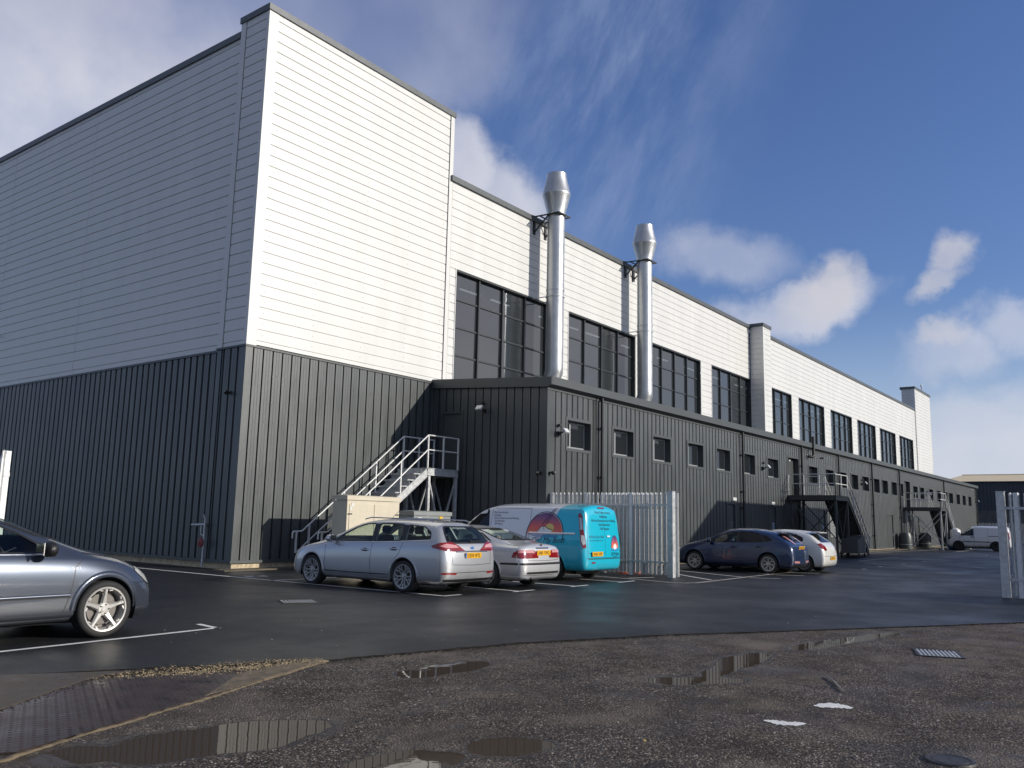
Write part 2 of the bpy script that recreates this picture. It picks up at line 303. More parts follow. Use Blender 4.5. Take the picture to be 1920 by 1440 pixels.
def asphalt_mat():
    m, nt, out = new_mat('new_asphalt'); N = nt.nodes.new; L = nt.links.new
    p = N('ShaderNodeBsdfPrincipled'); L(p.outputs[0], out.inputs[0]); tc = N('ShaderNodeTexCoord'); O = tc.outputs['Object']
    def no(s, d=5, r=.6, st=None):
        n = N('ShaderNodeTexNoise'); n.inputs['Scale'].default_value = s; n.inputs['Detail'].default_value = d; n.inputs['Roughness'].default_value = r
        if st: mp = N('ShaderNodeMapping'); mp.inputs['Scale'].default_value = st; L(O, mp.inputs['Vector']); L(mp.outputs[0], n.inputs['Vector'])
        else: L(O, n.inputs['Vector'])
        return n.outputs['Fac']
    def mr(x, a, b, c=0, d=1):
        n = N('ShaderNodeMapRange'); n.inputs[1].default_value = a; n.inputs[2].default_value = b; n.inputs[3].default_value = c; n.inputs[4].default_value = d; L(x, n.inputs[0]); return n.outputs[0]
    vo = N('ShaderNodeTexVoronoi'); vo.inputs['Scale'].default_value = 130; L(O, vo.inputs['Vector'])
    sep = N('ShaderNodeSeparateColor'); L(vo.outputs['Color'], sep.inputs[0])
    cr = N('ShaderNodeValToRGB'); els = [(0, (.006, .007, .008)), (.5, (.013, .014, .016)), (.93, (.027, .029, .031)), (1, (.12, .12, .12))]
    for i, (a, c) in enumerate(els):
        e = cr.color_ramp.elements[i] if i < 2 else cr.color_ramp.elements.new(a)
        e.position = a; e.color = (*c, 1)
    L(sep.outputs[0], cr.inputs[0])
    mx = N('ShaderNodeMix'); mx.data_type = 'RGBA'; L(mr(no(.5, 6, .6, (1, .7, 1)), .42, .66, 0, .4), mx.inputs[0]); L(cr.outputs[0], mx.inputs[6]); mx.inputs[7].default_value = (.026, .027, .027, 1)
    L(mx.outputs[2], p.inputs['Base Color']); p.inputs['Specular IOR Level'].default_value = .33
    L(mr(no(.45, 5, .6), .36, .64, .36, .56), p.inputs['Roughness'])
    b = N('ShaderNodeBump'); b.inputs['Strength'].default_value = .6; b.inputs['Distance'].default_value = .003; L(mr(vo.outputs['Distance'], 0, .7, 1, 0), b.inputs['Height']); L(b.outputs[0], p.inputs['Normal'])
    return m
MT['asphalt'] = asphalt_mat()
def water_mat(name, dark):
    m, nt, out = new_mat(name); N = nt.nodes.new; L = nt.links.new
    p = N('ShaderNodeBsdfPrincipled'); L(p.outputs[0], out.inputs[0]); p.inputs['Base Color'].default_value = (*dark, 1); p.inputs['Roughness'].default_value = .012; p.inputs['IOR'].default_value = 1.33
    p.inputs['Specular IOR Level'].default_value = .5
    tc = N('ShaderNodeTexCoord'); n = N('ShaderNodeTexNoise'); n.inputs['Scale'].default_value = 7; n.inputs['Detail'].default_value = 2; L(tc.outputs['Object'], n.inputs['Vector'])
    b = N('ShaderNodeBump'); b.inputs['Strength'].default_value = .05; b.inputs['Distance'].default_value = .004; L(n.outputs['Fac'], b.inputs['Height']); L(b.outputs[0], p.inputs['Normal'])
    return m
MT['water'] = water_mat('muddy_water', (.085, .064, .046))
MT['checker'] = mat('rusty_chequer_plate', (.050, .034, .029), .40, .15, .1, .45, 3, .05, 30, rvar=.16, crough=.2)
MT['kerb_stone'] = mat('worn_concrete_edge', (.135, .105, .065), .8, 0, 0, .4, 14, .8, 40)
MT['rubble'] = mat('tan_rubble', (.30, .235, .14), .85, 0, 0, .55, 6, .4, 50)
MT['clod'] = mat('black_asphalt_crumbs', (.022, .02, .018), .95, 0, 0, .4, 6, spec=.1)
MT['silt'] = mat('damp_silt_slab', (.085, .070, .052), .6, 0, 0, .3, 4, .5, 30, rvar=.15)
def spiral_mat():
    m = mat('spiral_duct_steel', (.50, .515, .52), .40, .80, 0, .10, 2, .1, 14, rvar=.06); return m
MT['duct'] = spiral_mat()

# ------------------------------------------------------------------ helpers
def tag(o, label=None, cat=None, group=None, kind=None):
    if label: o['label'] = label
    if cat: o['category'] = cat
    if group: o['group'] = group
    if kind: o['kind'] = kind
    return o
def empty(name, loc=(0, 0, 0), rz=0, label=None, cat=None, group=None, scale=1):
    o = bpy.data.objects.new(name, None); C.objects.link(o); o.location = loc; o.rotation_euler = (0, 0, rz); o.scale = (scale,)*3; o.empty_display_size = .2
    return tag(o, label, cat, group)
class MB:
    def __init__(s): s.v = []; s.f = []; s.mi = []
    def add(s, v, f, mi=0):
        k = len(s.v); s.v += [tuple(p) for p in v]; s.f += [tuple(i+k for i in q) for q in f]; s.mi += [mi]*len(f); return s
    def box(s, x0, x1, y0, y1, z0, z1, mi=0, rot=None, c=None):
        v = [(x, y, z) for x in (x0, x1) for y in (y0, y1) for z in (z0, z1)]
        if rot is not None: v = [tuple(rot @ Vector(p) + Vector(c)) for p in v]
        return s.add(v, [(0, 1, 3, 2), (4, 6, 7, 5), (0, 4, 5, 1), (2, 3, 7, 6), (0, 2, 6, 4), (1, 5, 7, 3)], mi)
    def bar(s, a, b, w, h=None, mi=0, upv=(0, 0, 1)):
        a = Vector(a); b = Vector(b); h = h or w; d = (b-a); 
        if d.length < 1e-6: return s
        d.normalize(); uv = Vector(upv)
        if abs(d.dot(uv)) > .99: uv = Vector((1, 0, 0))
        x = d.cross(uv).normalized(); y = x.cross(d).normalized(); v = []
        for p in (a, b):
            for sx, sy in ((-1, -1), (1, -1), (1, 1), (-1, 1)): v.append(p + x*sx*w/2 + y*sy*h/2)
        return s.add(v, [(0, 3, 2, 1), (4, 5, 6, 7), (0, 1, 5, 4), (1, 2, 6, 5), (2, 3, 7, 6), (3, 0, 4, 7)], mi)
    def tube(s, pts, r, n=10, mi=0, caps=True):
        pts = [Vector(p) for p in pts]; v = []; prev = None
        for i, p in enumerate(pts):
            d = ((pts[min(i+1, len(pts)-1)]-p).normalized() + (p-pts[max(i-1, 0)]).normalized())
            d.normalize()
            if prev is None:
                x = d.cross(Vector((0, 0, 1))) if abs(d.z) < .95 else d.cross(Vector((1, 0, 0)))
            else: x = prev - d*prev.dot(d)
            x.normalize(); prev = x; y = d.cross(x); rr = r[i] if isinstance(r, (list, tuple)) else r
            for k in range(n): a = 2*math.pi*k/n; v.append(p + x*math.cos(a)*rr + y*math.sin(a)*rr)
        f = [(i*n+k, i*n+(k+1) % n, (i+1)*n+(k+1) % n, (i+1)*n+k) for i in range(len(pts)-1) for k in range(n)]
        if caps: f += [tuple(range(n-1, -1, -1)), tuple((len(pts)-1)*n+k for k in range(n))]
        return s.add(v, f, mi)
    def lathe(s, prof, n=32, c=(0, 0, 0), axis='z', mi=0, close=False):
        v = []; 
        for (r, h) in prof:
            for k in range(n):
                a = 2*math.pi*k/n; x, y = r*math.cos(a), r*math.sin(a)
                v.append((c[0]+x, c[1]+y, c[2]+h) if axis == 'z' else ((c[0]+x, c[1]+h, c[2]+y) if axis == 'y' else (c[0]+h, c[1]+x, c[2]+y)))
        m = len(prof); f = []
        for i in range(m if close else m-1):
            j = (i+1) % m
            for k in range(n): f.append((i*n+k, i*n+(k+1) % n, j*n+(k+1) % n, j*n+k))
        return s.add(v, f, mi)
    def prism(s, poly, a, b, axis='z', mi=0):
        n = len(poly)
        def P(u, w, t): return {'z': (u, w, t), 'y': (u, t, w), 'x': (t, u, w)}[axis]
        v = [P(u, w, a) for u, w in poly] + [P(u, w, b) for u, w in poly]
        f = [(i, (i+1) % n, n+(i+1) % n, n+i) for i in range(n)] + [tuple(range(n-1, -1, -1)), tuple(range(n, 2*n))]
        return s.add(v, f, mi)
    def build(s, name, mats, parent=None, smooth=None, fix=True, loc=None):
        me = bpy.data.meshes.new(name); me.from_pydata(s.v, [], s.f)
        if not isinstance(mats, (list, tuple)): mats = [mats]
        for m in mats: me.materials.append(m)
        if len(mats) > 1: me.polygons.foreach_set('material_index', s.mi)
        if fix:
            bm = bmesh.new(); bm.from_mesh(me); bmesh.ops.recalc_face_normals(bm, faces=bm.faces); bm.to_mesh(me); bm.free()
        if smooth is not None:
            me.polygons.foreach_set('use_smooth', [True]*len(me.polygons)); me.set_sharp_from_angle(angle=R(smooth))
        me.update()
        o = bpy.data.objects.new(name, me); C.objects.link(o)
        if parent: o.parent = parent
        if loc: o.location = loc
        return o
def place(o, parent, loc, rz=0, name=None):          # linked-data copy of a part
    c = o.copy(); C.objects.link(c); c.parent = parent; c.location = loc; c.rotation_euler = (0, 0, rz); return c
def copy_tree(o, parent=None):
    c = o.copy(); C.objects.link(c); c.parent = parent
    for ch in list(o.children): copy_tree(ch, c)
    return c

# ribbed cladding on a vertical plane. ax 'x' plane Y=const facing -Y ; ax 'y' plane X=const facing -X ; 'X+' facing +X ...
def cladding(mb, face, pos, u0, u1, z0, z1, ribs, pitch, gw, gd, holes=(), start=0., micro=True, ztop=None, mi=0):
    """ribs 'v' (vertical grooves) or 'h'; profile runs across the pitch and is extruded along the other axis, minus holes (ua,ub,za,zb)"""
    def P(u, z, d):
        if face == '-y': return (u, pos+d, z)
        if face == '+y': return (u, pos-d, z)
        if face == '-x': return (pos+d, u, z)
        return (pos-d, u, z)
    a0, a1, b0, b1 = (u0, u1, z0, z1) if ribs == 'v' else (z0, z1, u0, u1)
    hs = [(h[0], h[1], h[2], h[3]) if ribs == 'v' else (h[2], h[3], h[0], h[1]) for h in holes]
    prof = [(a0, 0)]; a = a0+start
    while a < a1-.001:
        g0, g1 = a, a+gw
        if g1 > a1: break
        prof += [(g0, 0), (g0+gw*.12, gd), (g1-gw*.12, gd), (g1, 0)]
        if micro and ribs == 'v':
            for t in (.34, .67):
                c = g1+(pitch-gw)*t
                if c+.012 < a1: prof += [(c-.012, 0), (c-.004, -.004), (c+.004, -.004), (c+.012, 0)]
        a += pitch
    prof.append((a1, 0))
    cuts = sorted({h[k] for h in hs for k in (0, 1) if a0 < h[k] < a1})
    out = []
    for (p0, d0), (p1, d1) in zip(prof[:-1], prof[1:]):
        if p1-p0 < 1e-6:
            continue
        cs = [p0]+[c for c in cuts if p0+1e-5 < c < p1-1e-5]+[p1]
        for q0, q1 in zip(cs[:-1], cs[1:]):
            out.append((q0, d0+(d1-d0)*(q0-p0)/(p1-p0), q1, d0+(d1-d0)*(q1-p0)/(p1-p0)))
    for q0, e0, q1, e1 in out:
        mid = (q0+q1)/2; segs = [(b0, b1)]
        for h in hs:
            if h[0] < mid < h[1]:
                ns = []
                for s0, s1 in segs:
                    if h[3] <= s0 or h[2] >= s1: ns.append((s0, s1)); continue
                    if h[2] > s0: ns.append((s0, h[2]))
                    if h[3] < s1: ns.append((h[3], s1))
                segs = ns
        for s0, s1 in segs:
            if ribs == 'v':
                t0 = ztop(q0) if ztop and s1 == b1 else s1; t1 = ztop(q1) if ztop and s1 == b1 else s1
                v = [P(q0, s0, e0), P(q1, s0, e1), P(q1, t1, e1), P(q0, t0, e0)]
            else: v = [P(s0, q0, e0), P(s1, q0, e0), P(s1, q1, e1), P(s0, q1, e1)]
            if face in ('-x', '+y'): v = v[::-1]
            mb.add(v, [(0, 1, 2, 3)], mi)

# ------------------------------------------------------------------ the factory
X0, Y0 = 14.54, 20.46          # corner of the tall block
YA, XA = 15.55, 22.55          # annexe front and side
fac = empty('factory_building', (X0, Y0, 0), 0, 'long factory with white upper cladding, dark grey lower cladding and tall glazed bays', 'factory')
def fb(mb, name, m, parent=None, smooth=None, fix=True):
    o = mb.build(name, m, None, smooth, fix); p = parent or fac
    if p is fac: o.parent = fac; o.matrix_parent_inverse = Matrix.Translation((-X0, -Y0, 0))
    else: o.parent = p
    return o
XE, YE = 107.5, 64.0
# solid cores behind the cladding keep the shell closed
mb = MB(); mb.box(X0+.28, 23.05, Y0+.42, YE-.1, 0, 16.2); mb.box(23.05, XE-.1, Y0+14, YE-.1, 0, 14.0); mb.box(23.05, XE-.1, Y0+.42, Y0+14, 12.2, 14.0); mb.box(23.05, XE-.1, Y0+.42, Y0+14, 0, 6.2); mb.box(XE-.3, XE-.1, Y0+.42, Y0+14, 6.2, 12.2); mb.box(XA+.45, 102.9, YA+.55, Y0+.3, 0, 5.7); mb.box(99.9, XE-.1, Y0+.3, 21.7, 13.9, 16.5)
fb(mb, 'building_core', MT['dark_in'])
ZW = 6.33
bays = [(23.53, 29.68), (31.23, 37.40), (38.93, 45.12), (46.60, 52.78), (54.30, 60.42), (61.90, 67.90), (69.50, 75.50), (77.08, 83.15), (84.60, 90.70), (92.20, 98.32)]
BZ0, BZ1 = 6.47, 10.80
mb = MB()   # white, tall block front
cladding(mb, '-y', Y0, X0+.34, 22.90, ZW+.03, 16.68, 'h', .333, .036, .030, start=.10)
mb.box(X0-.01, X0+.34, Y0-.012, Y0+.05, ZW, 16.68)                  # corner trim
mb.box(22.945, 23.14, Y0-.012, Y0+.3, ZW, 16.68)
fb(mb, 'wall', MT['white_clad'])
mb = MB(); mb.box(22.9, 22.945, Y0+.03, Y0+.04, ZW, 16.68)
fb(mb, 'wall_joint', MT['dark_in'])
mb = MB()   # white, long front with the bay openings
cladding(mb, '-y', Y0, 23.16, 52.6, ZW-.3, 14.12, 'h', .333, .036, .030, start=.40, holes=[(a, b, BZ0, BZ1) for a, b in bays])
cladding(mb, '-y', Y0, 54.0, 99.8, ZW-.3, 14.12, 'h', .333, .036, .030, start=.40, holes=[(a, b, BZ0, BZ1) for a, b in bays])
cladding(mb, '-y', 19.58, 52.74+.12, 54.04, 6.1, 14.2, 'h', .333, .036, .030, start=.3)      # the projecting pier
cladding(mb, '-x', 52.70, 19.58+.12, Y0, 6.1, 14.2, 'h', .333, .036, .030, start=.3)
mb.box(52.69, 52.86, 19.57, 19.70, 6.1, 14.2); mb.box(54.0, 54.08, 19.60, Y0+.1, 6.1, 14.2)
cladding(mb, '-y', Y0-.09, 99.92, XE-.12, ZW-.3, 16.55, 'h', .333, .036, .030, start=.40)      # end tower
mb.box(99.80, 99.93, Y0-.10, Y0+.1, ZW-.3, 16.55); mb.box(XE-.12, XE+.01, Y0-.10, Y0+.1, ZW-.3, 16.55)
cladding(mb, '-x', 99.81, Y0, 21.7, 14.0, 16.55, 'h', .333, .036, .030, start=.2)
for a, b in bays:                                                    # jamb and head flashings of every bay
    if a < 54 or a > 54.5: mb.box(a-.035, a+.0, Y0-.02, Y0+.25, BZ0, BZ1)
fb(mb, 'wall', MT['white_clad'])
mb = MB()   # white, left side (in its own shade)
cladding(mb, '-x', X0+.06, Y0+1.26, YE, ZW-.04, 16.25, 'h', .333, .034, .028, start=.14)
cladding(mb, '-x', X0, Y0+.12, Y0+1.10, ZW, 16.68, 'h', .333, .034, .028, start=.10)
mb.box(X0-.012, X0+.05, Y0-.0, Y0+.12, ZW, 16.68); mb.box(X0-.012, X0+.07, Y0+1.14, Y0+1.38, ZW, 16.70)
for yy in (30.6, 37.2): mb.box(X0+.052, X0+.062, yy, yy+.02, ZW, 16.25)
fb(mb, 'wall', MT['white_clad'])
mb = MB(); mb.box(X0+.03, X0+.05, Y0+1.10, Y0+1.14, ZW, 16.68); fb(mb, 'wall_joint', MT['dark_in'])
mb = MB()   # dark grey lower cladding
cladding(mb, '-y', Y0, X0+.24, XA, .27, ZW-.05, 'v', .3425, .052, .065, start=.0)
mb.box(X0-.006, X0+.235, Y0-.010, Y0+.05, .27, ZW-.05)
fb(mb, 'wall', MT['grey_clad'])
mb = MB()
cladding(mb, '-x', X0+.06, Y0+1.35, YE, .27, ZW-.08, 'v', .3333, .11, .05, start=.05)
cladding(mb, '-x', X0, Y0+.2, Y0+1.1, .27, ZW-.05, 'v', .3333, .09, .04, start=.12)
mb.box(X0-.008, X0+.05, Y0+.0, Y0+.2, .27, ZW-.05); mb.box(X0-.008, X0+.07, Y0+1.15, Y0+1.35, .27, ZW-.08)
fb(mb, 'wall', MT['grey_clad'])
mb = MB()   # flashings between the two claddings and at the foot
mb.box(X0-.035, 22.62, Y0-.035, Y0+.02, ZW-.06, ZW-.002); mb.box(X0-.035, X0+.03, Y0+.02, Y0+1.38, ZW-.06, ZW-.002)
mb.box(X0+.03, X0+.075, Y0+1.38, YE, ZW-.11, ZW-.042)
mb.box(X0-.05, XA, Y0-.05, Y0+.02, .19, .27); mb.box(X0-.05, X0+.03, Y0+.02, YE, .19, .27)
fb(mb, 'flashing', MT['grey_trim'])
mb = MB(); mb.box(X0+.04, XA, Y0+.03, Y0+.3, 0, .19); mb.box(X0+.06, X0+.3, Y0+.3, YE, 0, .19); mb.box(XA+.05, 103, YA+.04, YA+.3, 0, .13); mb.box(XA+.05, XA+.3, YA+.3, Y0, 0, .13)
fb(mb, 'plinth', MT['concrete'])
mb = MB()   # parapet copings
mb.box(X0-.05, 23.19, Y0-.055, Y0+.35, 16.68, 16.88); mb.box(X0-.05, X0+.35, Y0+.35, Y0+1.42, 16.68, 16.88)
mb.box(X0+.0, X0+.35, Y0+1.42, YE, 16.25, 16.46); mb.box(X0+.35, 23.1, YE-.35, YE, 16.25, 16.46)
mb.box(22.9, 23.19, Y0+.35, YE, 16.5, 16.88)
mb.box(23.03, 52.65, Y0-.10, Y0+.35, 14.12, 14.33); mb.box(54.09, 99.78, Y0-.10, Y0+.35, 14.12, 14.33)
mb.box(52.62, 54.12, 19.52, Y0+.35, 14.2, 14.42)
mb.box(99.72, XE+.07, Y0-.16, 21.85, 16.55, 16.80)
fb(mb, 'coping', MT['coping'])
mb = MB(); mb.add([(X0+.3, Y0+.3, 16.3), (23, Y0+.3, 16.3), (23, YE, 16.3), (X0+.3, YE, 16.3)], [(0, 1, 2, 3)]); mb.add([(23, Y0+.3, 14.1), (XE, Y0+.3, 14.1), (XE, YE, 14.1), (23, YE, 14.1)], [(0, 1, 2, 3)])
mb.box(23.1, 23.12, Y0+.3, YE, 14.1, 16.6); mb.box(XE-.01, XE, Y0, YE, 0, 14.1); mb.box(X0, XE, YE-.01, YE, 0, 14.1)
fb(mb, 'roof', MT['roof_dark'])
# fasteners on the sunlit cladding
mb = MB()
for i in range(23):
    x = X0+.24+.055+.145+.3425*i
    for z in (1.55, 2.95, 4.15, 5.5): mb.lathe([(0, -.008), (.014, -.008), (.016, 0)], 6, (x, Y0, z+.02*((i*7) % 3)), 'y')
for i in range(110):
    x = XA+.48+.05+.14+.3345*i
    for z in (2.45, 3.55, 5.2, 5.6): mb.lathe([(0, -.008), (.014, -.008), (.016, 0)], 6, (x, YA, z), 'y')
for k in range(31):
    z = ZW+.03+.10+.333*k+.19
    for x in (15.05, 16.9, 18.9, 20.9, 22.7): mb.lathe([(0, -.006), (.010, -.006), (.012, 0)], 5, (x+.02*math.sin(k*3.1), Y0, z), 'y')
for k in range(11):
    z = 10.95+.333*k
    for q in range(16): mb.lathe([(0, -.006), (.010, -.006), (.012, 0)], 5, (23.3+1.85*q+.02*math.sin(k*3.1), Y0, z), 'y')
tag(fb(mb, 'fixings', MT['coping']), kind='stuff')
# glazed bays
for a, b in bays:
    mb = MB(); d = .20
    mb.box(a, a+.06, Y0+.02, Y0+d+.12, BZ0, BZ1); mb.box(b-.06, b, Y0+.02, Y0+d+.12, BZ0, BZ1)
    mb.box(a+.06, b-.06, Y0+.02, Y0+d+.12, BZ1-.07, BZ1); mb.box(a+.06, b-.06, Y0-.02, Y0+d+.12, BZ0, BZ0+.06)
    for k in range(1, 4):
        x = a+.03+(b-a-.06)*k/4; mb.box(x-.035, x+.035, Y0+d-.09, Y0+d+.03, BZ0+.06, BZ1-.07)
    for k in range(1, 4):
        z = BZ0+.03+(BZ1-BZ0-.06)*k/4
        for q in range(4):
            xa = a+.03+(b-a-.06)*q/4+.035; xb = a+.03+(b-a-.06)*(q+1)/4-.035
            mb.box(xa, xb, Y0+d-.04, Y0+d+.02, z-.03, z+.03)
    w = fb(mb, 'window', MT['black_frame'])
    g = MB()
    for q in range(4):                       # each pane slightly out of true, as real units are
        for r_ in range(4):
            xa = a+.03+(b-a-.06)*q/4; xb = a+.03+(b-a-.06)*(q+1)/4; za = BZ0+.03+(BZ1-BZ0-.06)*r_/4; zb = BZ0+.03+(BZ1-BZ0-.06)*(r_+1)/4
            y = Y0+d+.005; t, s_ = random.uniform(-.004, .004), random.uniform(-.004, .004)
            g.add([(xa, y-t-s_, za), (xb, y+t-s_, za), (xb, y+t+s_, zb), (xa, y-t+s_, zb)], [(0, 1, 2, 3)])
    fb(g, 'pane', MT['bay_glass'], w, fix=False)
tube_m, nt_, out_ = new_mat('strip_light_tube'); em_ = nt_.nodes.new('ShaderNodeEmission'); em_.inputs[0].default_value = (.9, .95, 1, 1); em_.inputs[1].default_value = 2.2; nt_.links.new(em_.outputs[0], out_.inputs[0])
for a, b in bays:
    for k in range(3):
        x = a+1.1+k*2.05; mb = MB(); mb.box(x-.65, x+.65, Y0+1.9, Y0+1.97, 10.86, 10.92); l_ = fb(mb, 'strip_light', tube_m)
mb = MB()
for k in range(15): mb.box(27+k*5.5, 27.3+k*5.5, Y0+3.0, Y0+3.35, 6.2, 12.2)
mb.box(23.1, XE-.3, Y0+3.0, Y0+3.3, 11.5, 12.2); mb.box(23.1, XE-.3, Y0+4.5, Y0+4.6, 7.2, 7.3)
fb(mb, 'inner_frame', MT['dark_in'])
# annexe --------------------------------------------------------------
AZ = 5.80
win = [(23.64, 25.30), (26.66, 28.33), (29.71, 31.39), (32.82, 34.50), (35.73, 37.40), (38.76, 40.43), (41.96, 43.63), (48.30, 49.98), (51.35, 53.05), (54.0, 55.7), (56.6, 58.3), (59.1, 60.9),
       (61.95, 63.65), (64.2, 65.95), (66.9, 68.6), (69.5, 70.6), (73.8, 75.5), (76.2, 77.9), (79.7, 81.4), (83.0, 84.8), (86.2, 87.7), (88.3, 90.3), (92.0, 93.8), (95.1, 96.9), (98.4, 100.1)]
WZ0, WZ1 = 3.83, 4.96
door_up = [(44.96, 46.80, 3.12, 5.22), (71.0, 72.85, 3.12, 5.22)]
door_dn = [(36.80, 37.85), (42.04, 43.10), (49.95, 51.15), (65.15, 66.95), (73.8, 75.4)]
holes = [(a+.1, b-.1, WZ0+.1, WZ1-.1) for a, b in win]+[(a+.1, b-.1, c, d-.1) for a, b, c, d in door_up]+[(a+.06, b-.06, .1, 2.46) for a, b in door_dn]+[(52.0, 53.25, .98, 2.42)]
mb = MB(); cladding(mb, '-y', YA, XA+.46, 102.9, .20, AZ-.07, 'v', .3345, .052, .065, start=0., holes=holes)
mb.box(XA-.005, XA+.22, YA-.012, YA+.05, .20, AZ-.07); mb.box(XA+.22, XA+.46, YA-.0, YA+.05, .20, AZ-.07)
mb.box(102.9, 103.05, YA-.012, YA+.05, .2, AZ-.07)
fb(mb, 'wall', MT['grey_clad'])
dy0, dy1 = 19.12, 20.02
mb = MB(); cladding(mb, '-x', XA, YA+.2, Y0, .20, 6.0, 'v', .3333, .05, .04, start=.1, holes=[(dy0, dy1, 3.14, 5.20)], ztop=lambda y: 5.84+.055*(y-YA))
mb.box(XA-.006, XA+.05, YA, YA+.2, .2, 5.82)
fb(mb, 'wall', MT['grey_clad'])
mb = MB(); mb.box(XA-.03, 103.06, YA-.03, YA+.02, AZ-.07, AZ+.0); mb.box(XA-.03, 103.06, YA-.04, YA+.03, .11, .20); mb.box(XA-.04, XA+.03, YA+.03, Y0-.05, .11, .20); mb.box(103.0, 103.04, YA, Y0, 0, 5.8)
fb(mb, 'flashing', MT['grey_trim'])
mb = MB()   # roof sheet, verge and gutter
ye = YA-.22
zr = lambda y: 6.09+.062*(y-ye)
mb.add([(XA-.10, ye+.05, zr(ye)-.03), (103.2, ye+.05, zr(ye)-.03), (103.2, Y0+.3, zr(Y0+.3)-.03), (XA-.10, Y0+.3, zr(Y0+.3)-.03)], [(0, 1, 2, 3)])
fb(mb, 'roof', MT['roof_dark'])
mb = MB()
mb.prism([(ye-.02, 5.86), (ye+.16, 5.80), (Y0, zr(Y0)-.30), (Y0, zr(Y0)+.02), (ye-.02, zr(ye)+.02)], XA-.13, XA-.10, 'x')
mb.prism([(ye+.0, 5.86), (YA-.03, AZ+.0), (YA-.03, AZ+.02), (ye+.0, 6.0)], XA-.10, 103.25, 'x')
mb.prism([(ye-.03, 5.87), (ye+.0, 5.87), (ye+.0, 6.10), (ye+.02, 6.10), (ye+.02, 6.13), (ye-.03, 6.13)], XA-.10, 103.25, 'x')
fb(mb, 'gutter', MT['grey_trim'])
def reveal(mb, a, b, z0, z1, d, w=.1, mi=0):
    """picture frame proud of the cladding plus the lining of the recess"""
    for bx in ((a, a+w, z0, z1), (b-w, b, z0, z1), (a+w, b-w, z1-w, z1), (a+w, b-w, z0, z0+w)):
        mb.box(bx[0], bx[1], YA-.018, YA+.03, bx[2], bx[3], mi)
    mb.box(a+w-.02, a+w, YA+.03, YA+d, z0+w, z1-w, mi); mb.box(b-w, b-w+.02, YA+.03, YA+d, z0+w, z1-w, mi)
    mb.box(a+w, b-w, YA+.03, YA+d, z1-w, z1-w+.02, mi); mb.box(a+w, b-w, YA+.03, YA+d, z0+w-.02, z0+w, mi)
for i, (a, b) in enumerate(win):
    mb = MB(); reveal(mb, a, b, WZ0, WZ1, .30)
    w = fb(mb, 'window', MT['grey_trim'])
    f = MB(); xa, xb = a+.12, b-.12; za, zb = WZ0+.12, WZ1-.12; y = YA+.22
    for bx in ((xa, xa+.06, za, zb), (xb-.06, xb, za, zb), (xa+.06, xb-.06, zb-.06, zb), (xa+.06, xb-.06, za, za+.06), (xa+.44, xa+.52, za+.06, zb-.06)):
        f.box(bx[0], bx[1], y, y+.05, bx[2], bx[3])
    fb(f, 'frame', MT['pvc'] if i < 7 else MT['black_frame'], w)
    g = MB(); g.add([(xa, y+.03, za), (xb, y+.03, za), (xb, y+.03, zb), (xa, y+.03, zb)], [(0, 1, 2, 3)]); fb(g, 'pane', MT['small_glass'], w, fix=False)
for a, b, z0, z1 in door_up:
    mb = MB(); reveal(mb, a, b, z0-.1, z1, .36)
    w = fb(mb, 'door_frame', MT['grey_trim'])
    d = MB(); d.box(a+.12, b-.12, YA+.26, YA+.32, z0, z1-.12); d.box((a+b)/2-.01, (a+b)/2+.01, YA+.252, YA+.262, z0, z1-.12); fb(d, 'door', MT['door_grey'], w)
    h = MB(); h.box(a+.8, a+.83, YA+.20, YA+.26, z0+.9, z0+1.1); fb(h, 'handle', MT['steel_galv'], w)
for i, (a, b) in enumerate(door_dn):
    mb = MB(); 
    for bx in ((a, a+.07, .1, 2.52), (b-.07, b, .1, 2.52), (a+.07, b-.07, 2.45, 2.52)): mb.box(bx[0], bx[1], YA-.02, YA+.08, bx[2], bx[3])
    w = fb(mb, 'door_frame', MT['grey_trim'])
    yy = YA+(.05 if i != 1 else .06)
    d = MB(); d.box(a+.07, b-.07, yy, yy+.05, .06, 2.45); fb(d, 'door', MT['door_grey'], w)
    h = MB(); h.box(b-.2, b-.17, yy-.05, yy, .95, 1.15); fb(h, 'handle', MT['steel_galv'], w)
    if i < 3:
        s = MB(); cx = (a+b)/2+(.25 if i else .15); s.box(cx-.12, cx+.12, yy-.012, yy-.002, 1.22, 1.66, 0); s.box(cx-.09, cx+.09, yy-.016, yy-.012, 1.26, 1.62, 1 if i else 2)
        s.box(cx-.045, cx+.045, yy-.020, yy-.016, 1.33, 1.55, 0); s.box(cx-.02, cx+.02, yy-.023, yy-.020, 1.36, 1.52, 1 if i else 2)
        fb(s, 'door_notice', [MT['white_plastic'] if i else MT['cabinet_grey'], MT['sign_blue'], MT['black']], w)
mb = MB()
for k in range(16): mb.add([(52.06, YA+.01, 1.04+k*.085), (53.19, YA+.01, 1.04+k*.085), (53.19, YA+.06, 1.10+k*.085), (52.06, YA+.06, 1.10+k*.085)], [(0, 1, 2, 3)])
for bx in ((51.95, 52.06, .93, 2.47), (53.19, 53.3, .93, 2.47), (52.06, 53.19, 2.40, 2.47), (52.06, 53.19, .93, 1.02)): mb.box(bx[0], bx[1], YA-.02, YA+.08, bx[2], bx[3])
mb.box(52.06, 53.19, YA+.07, YA+.09, 1.02, 2.40)
fb(mb, 'louvre', MT['cabinet_grey'])
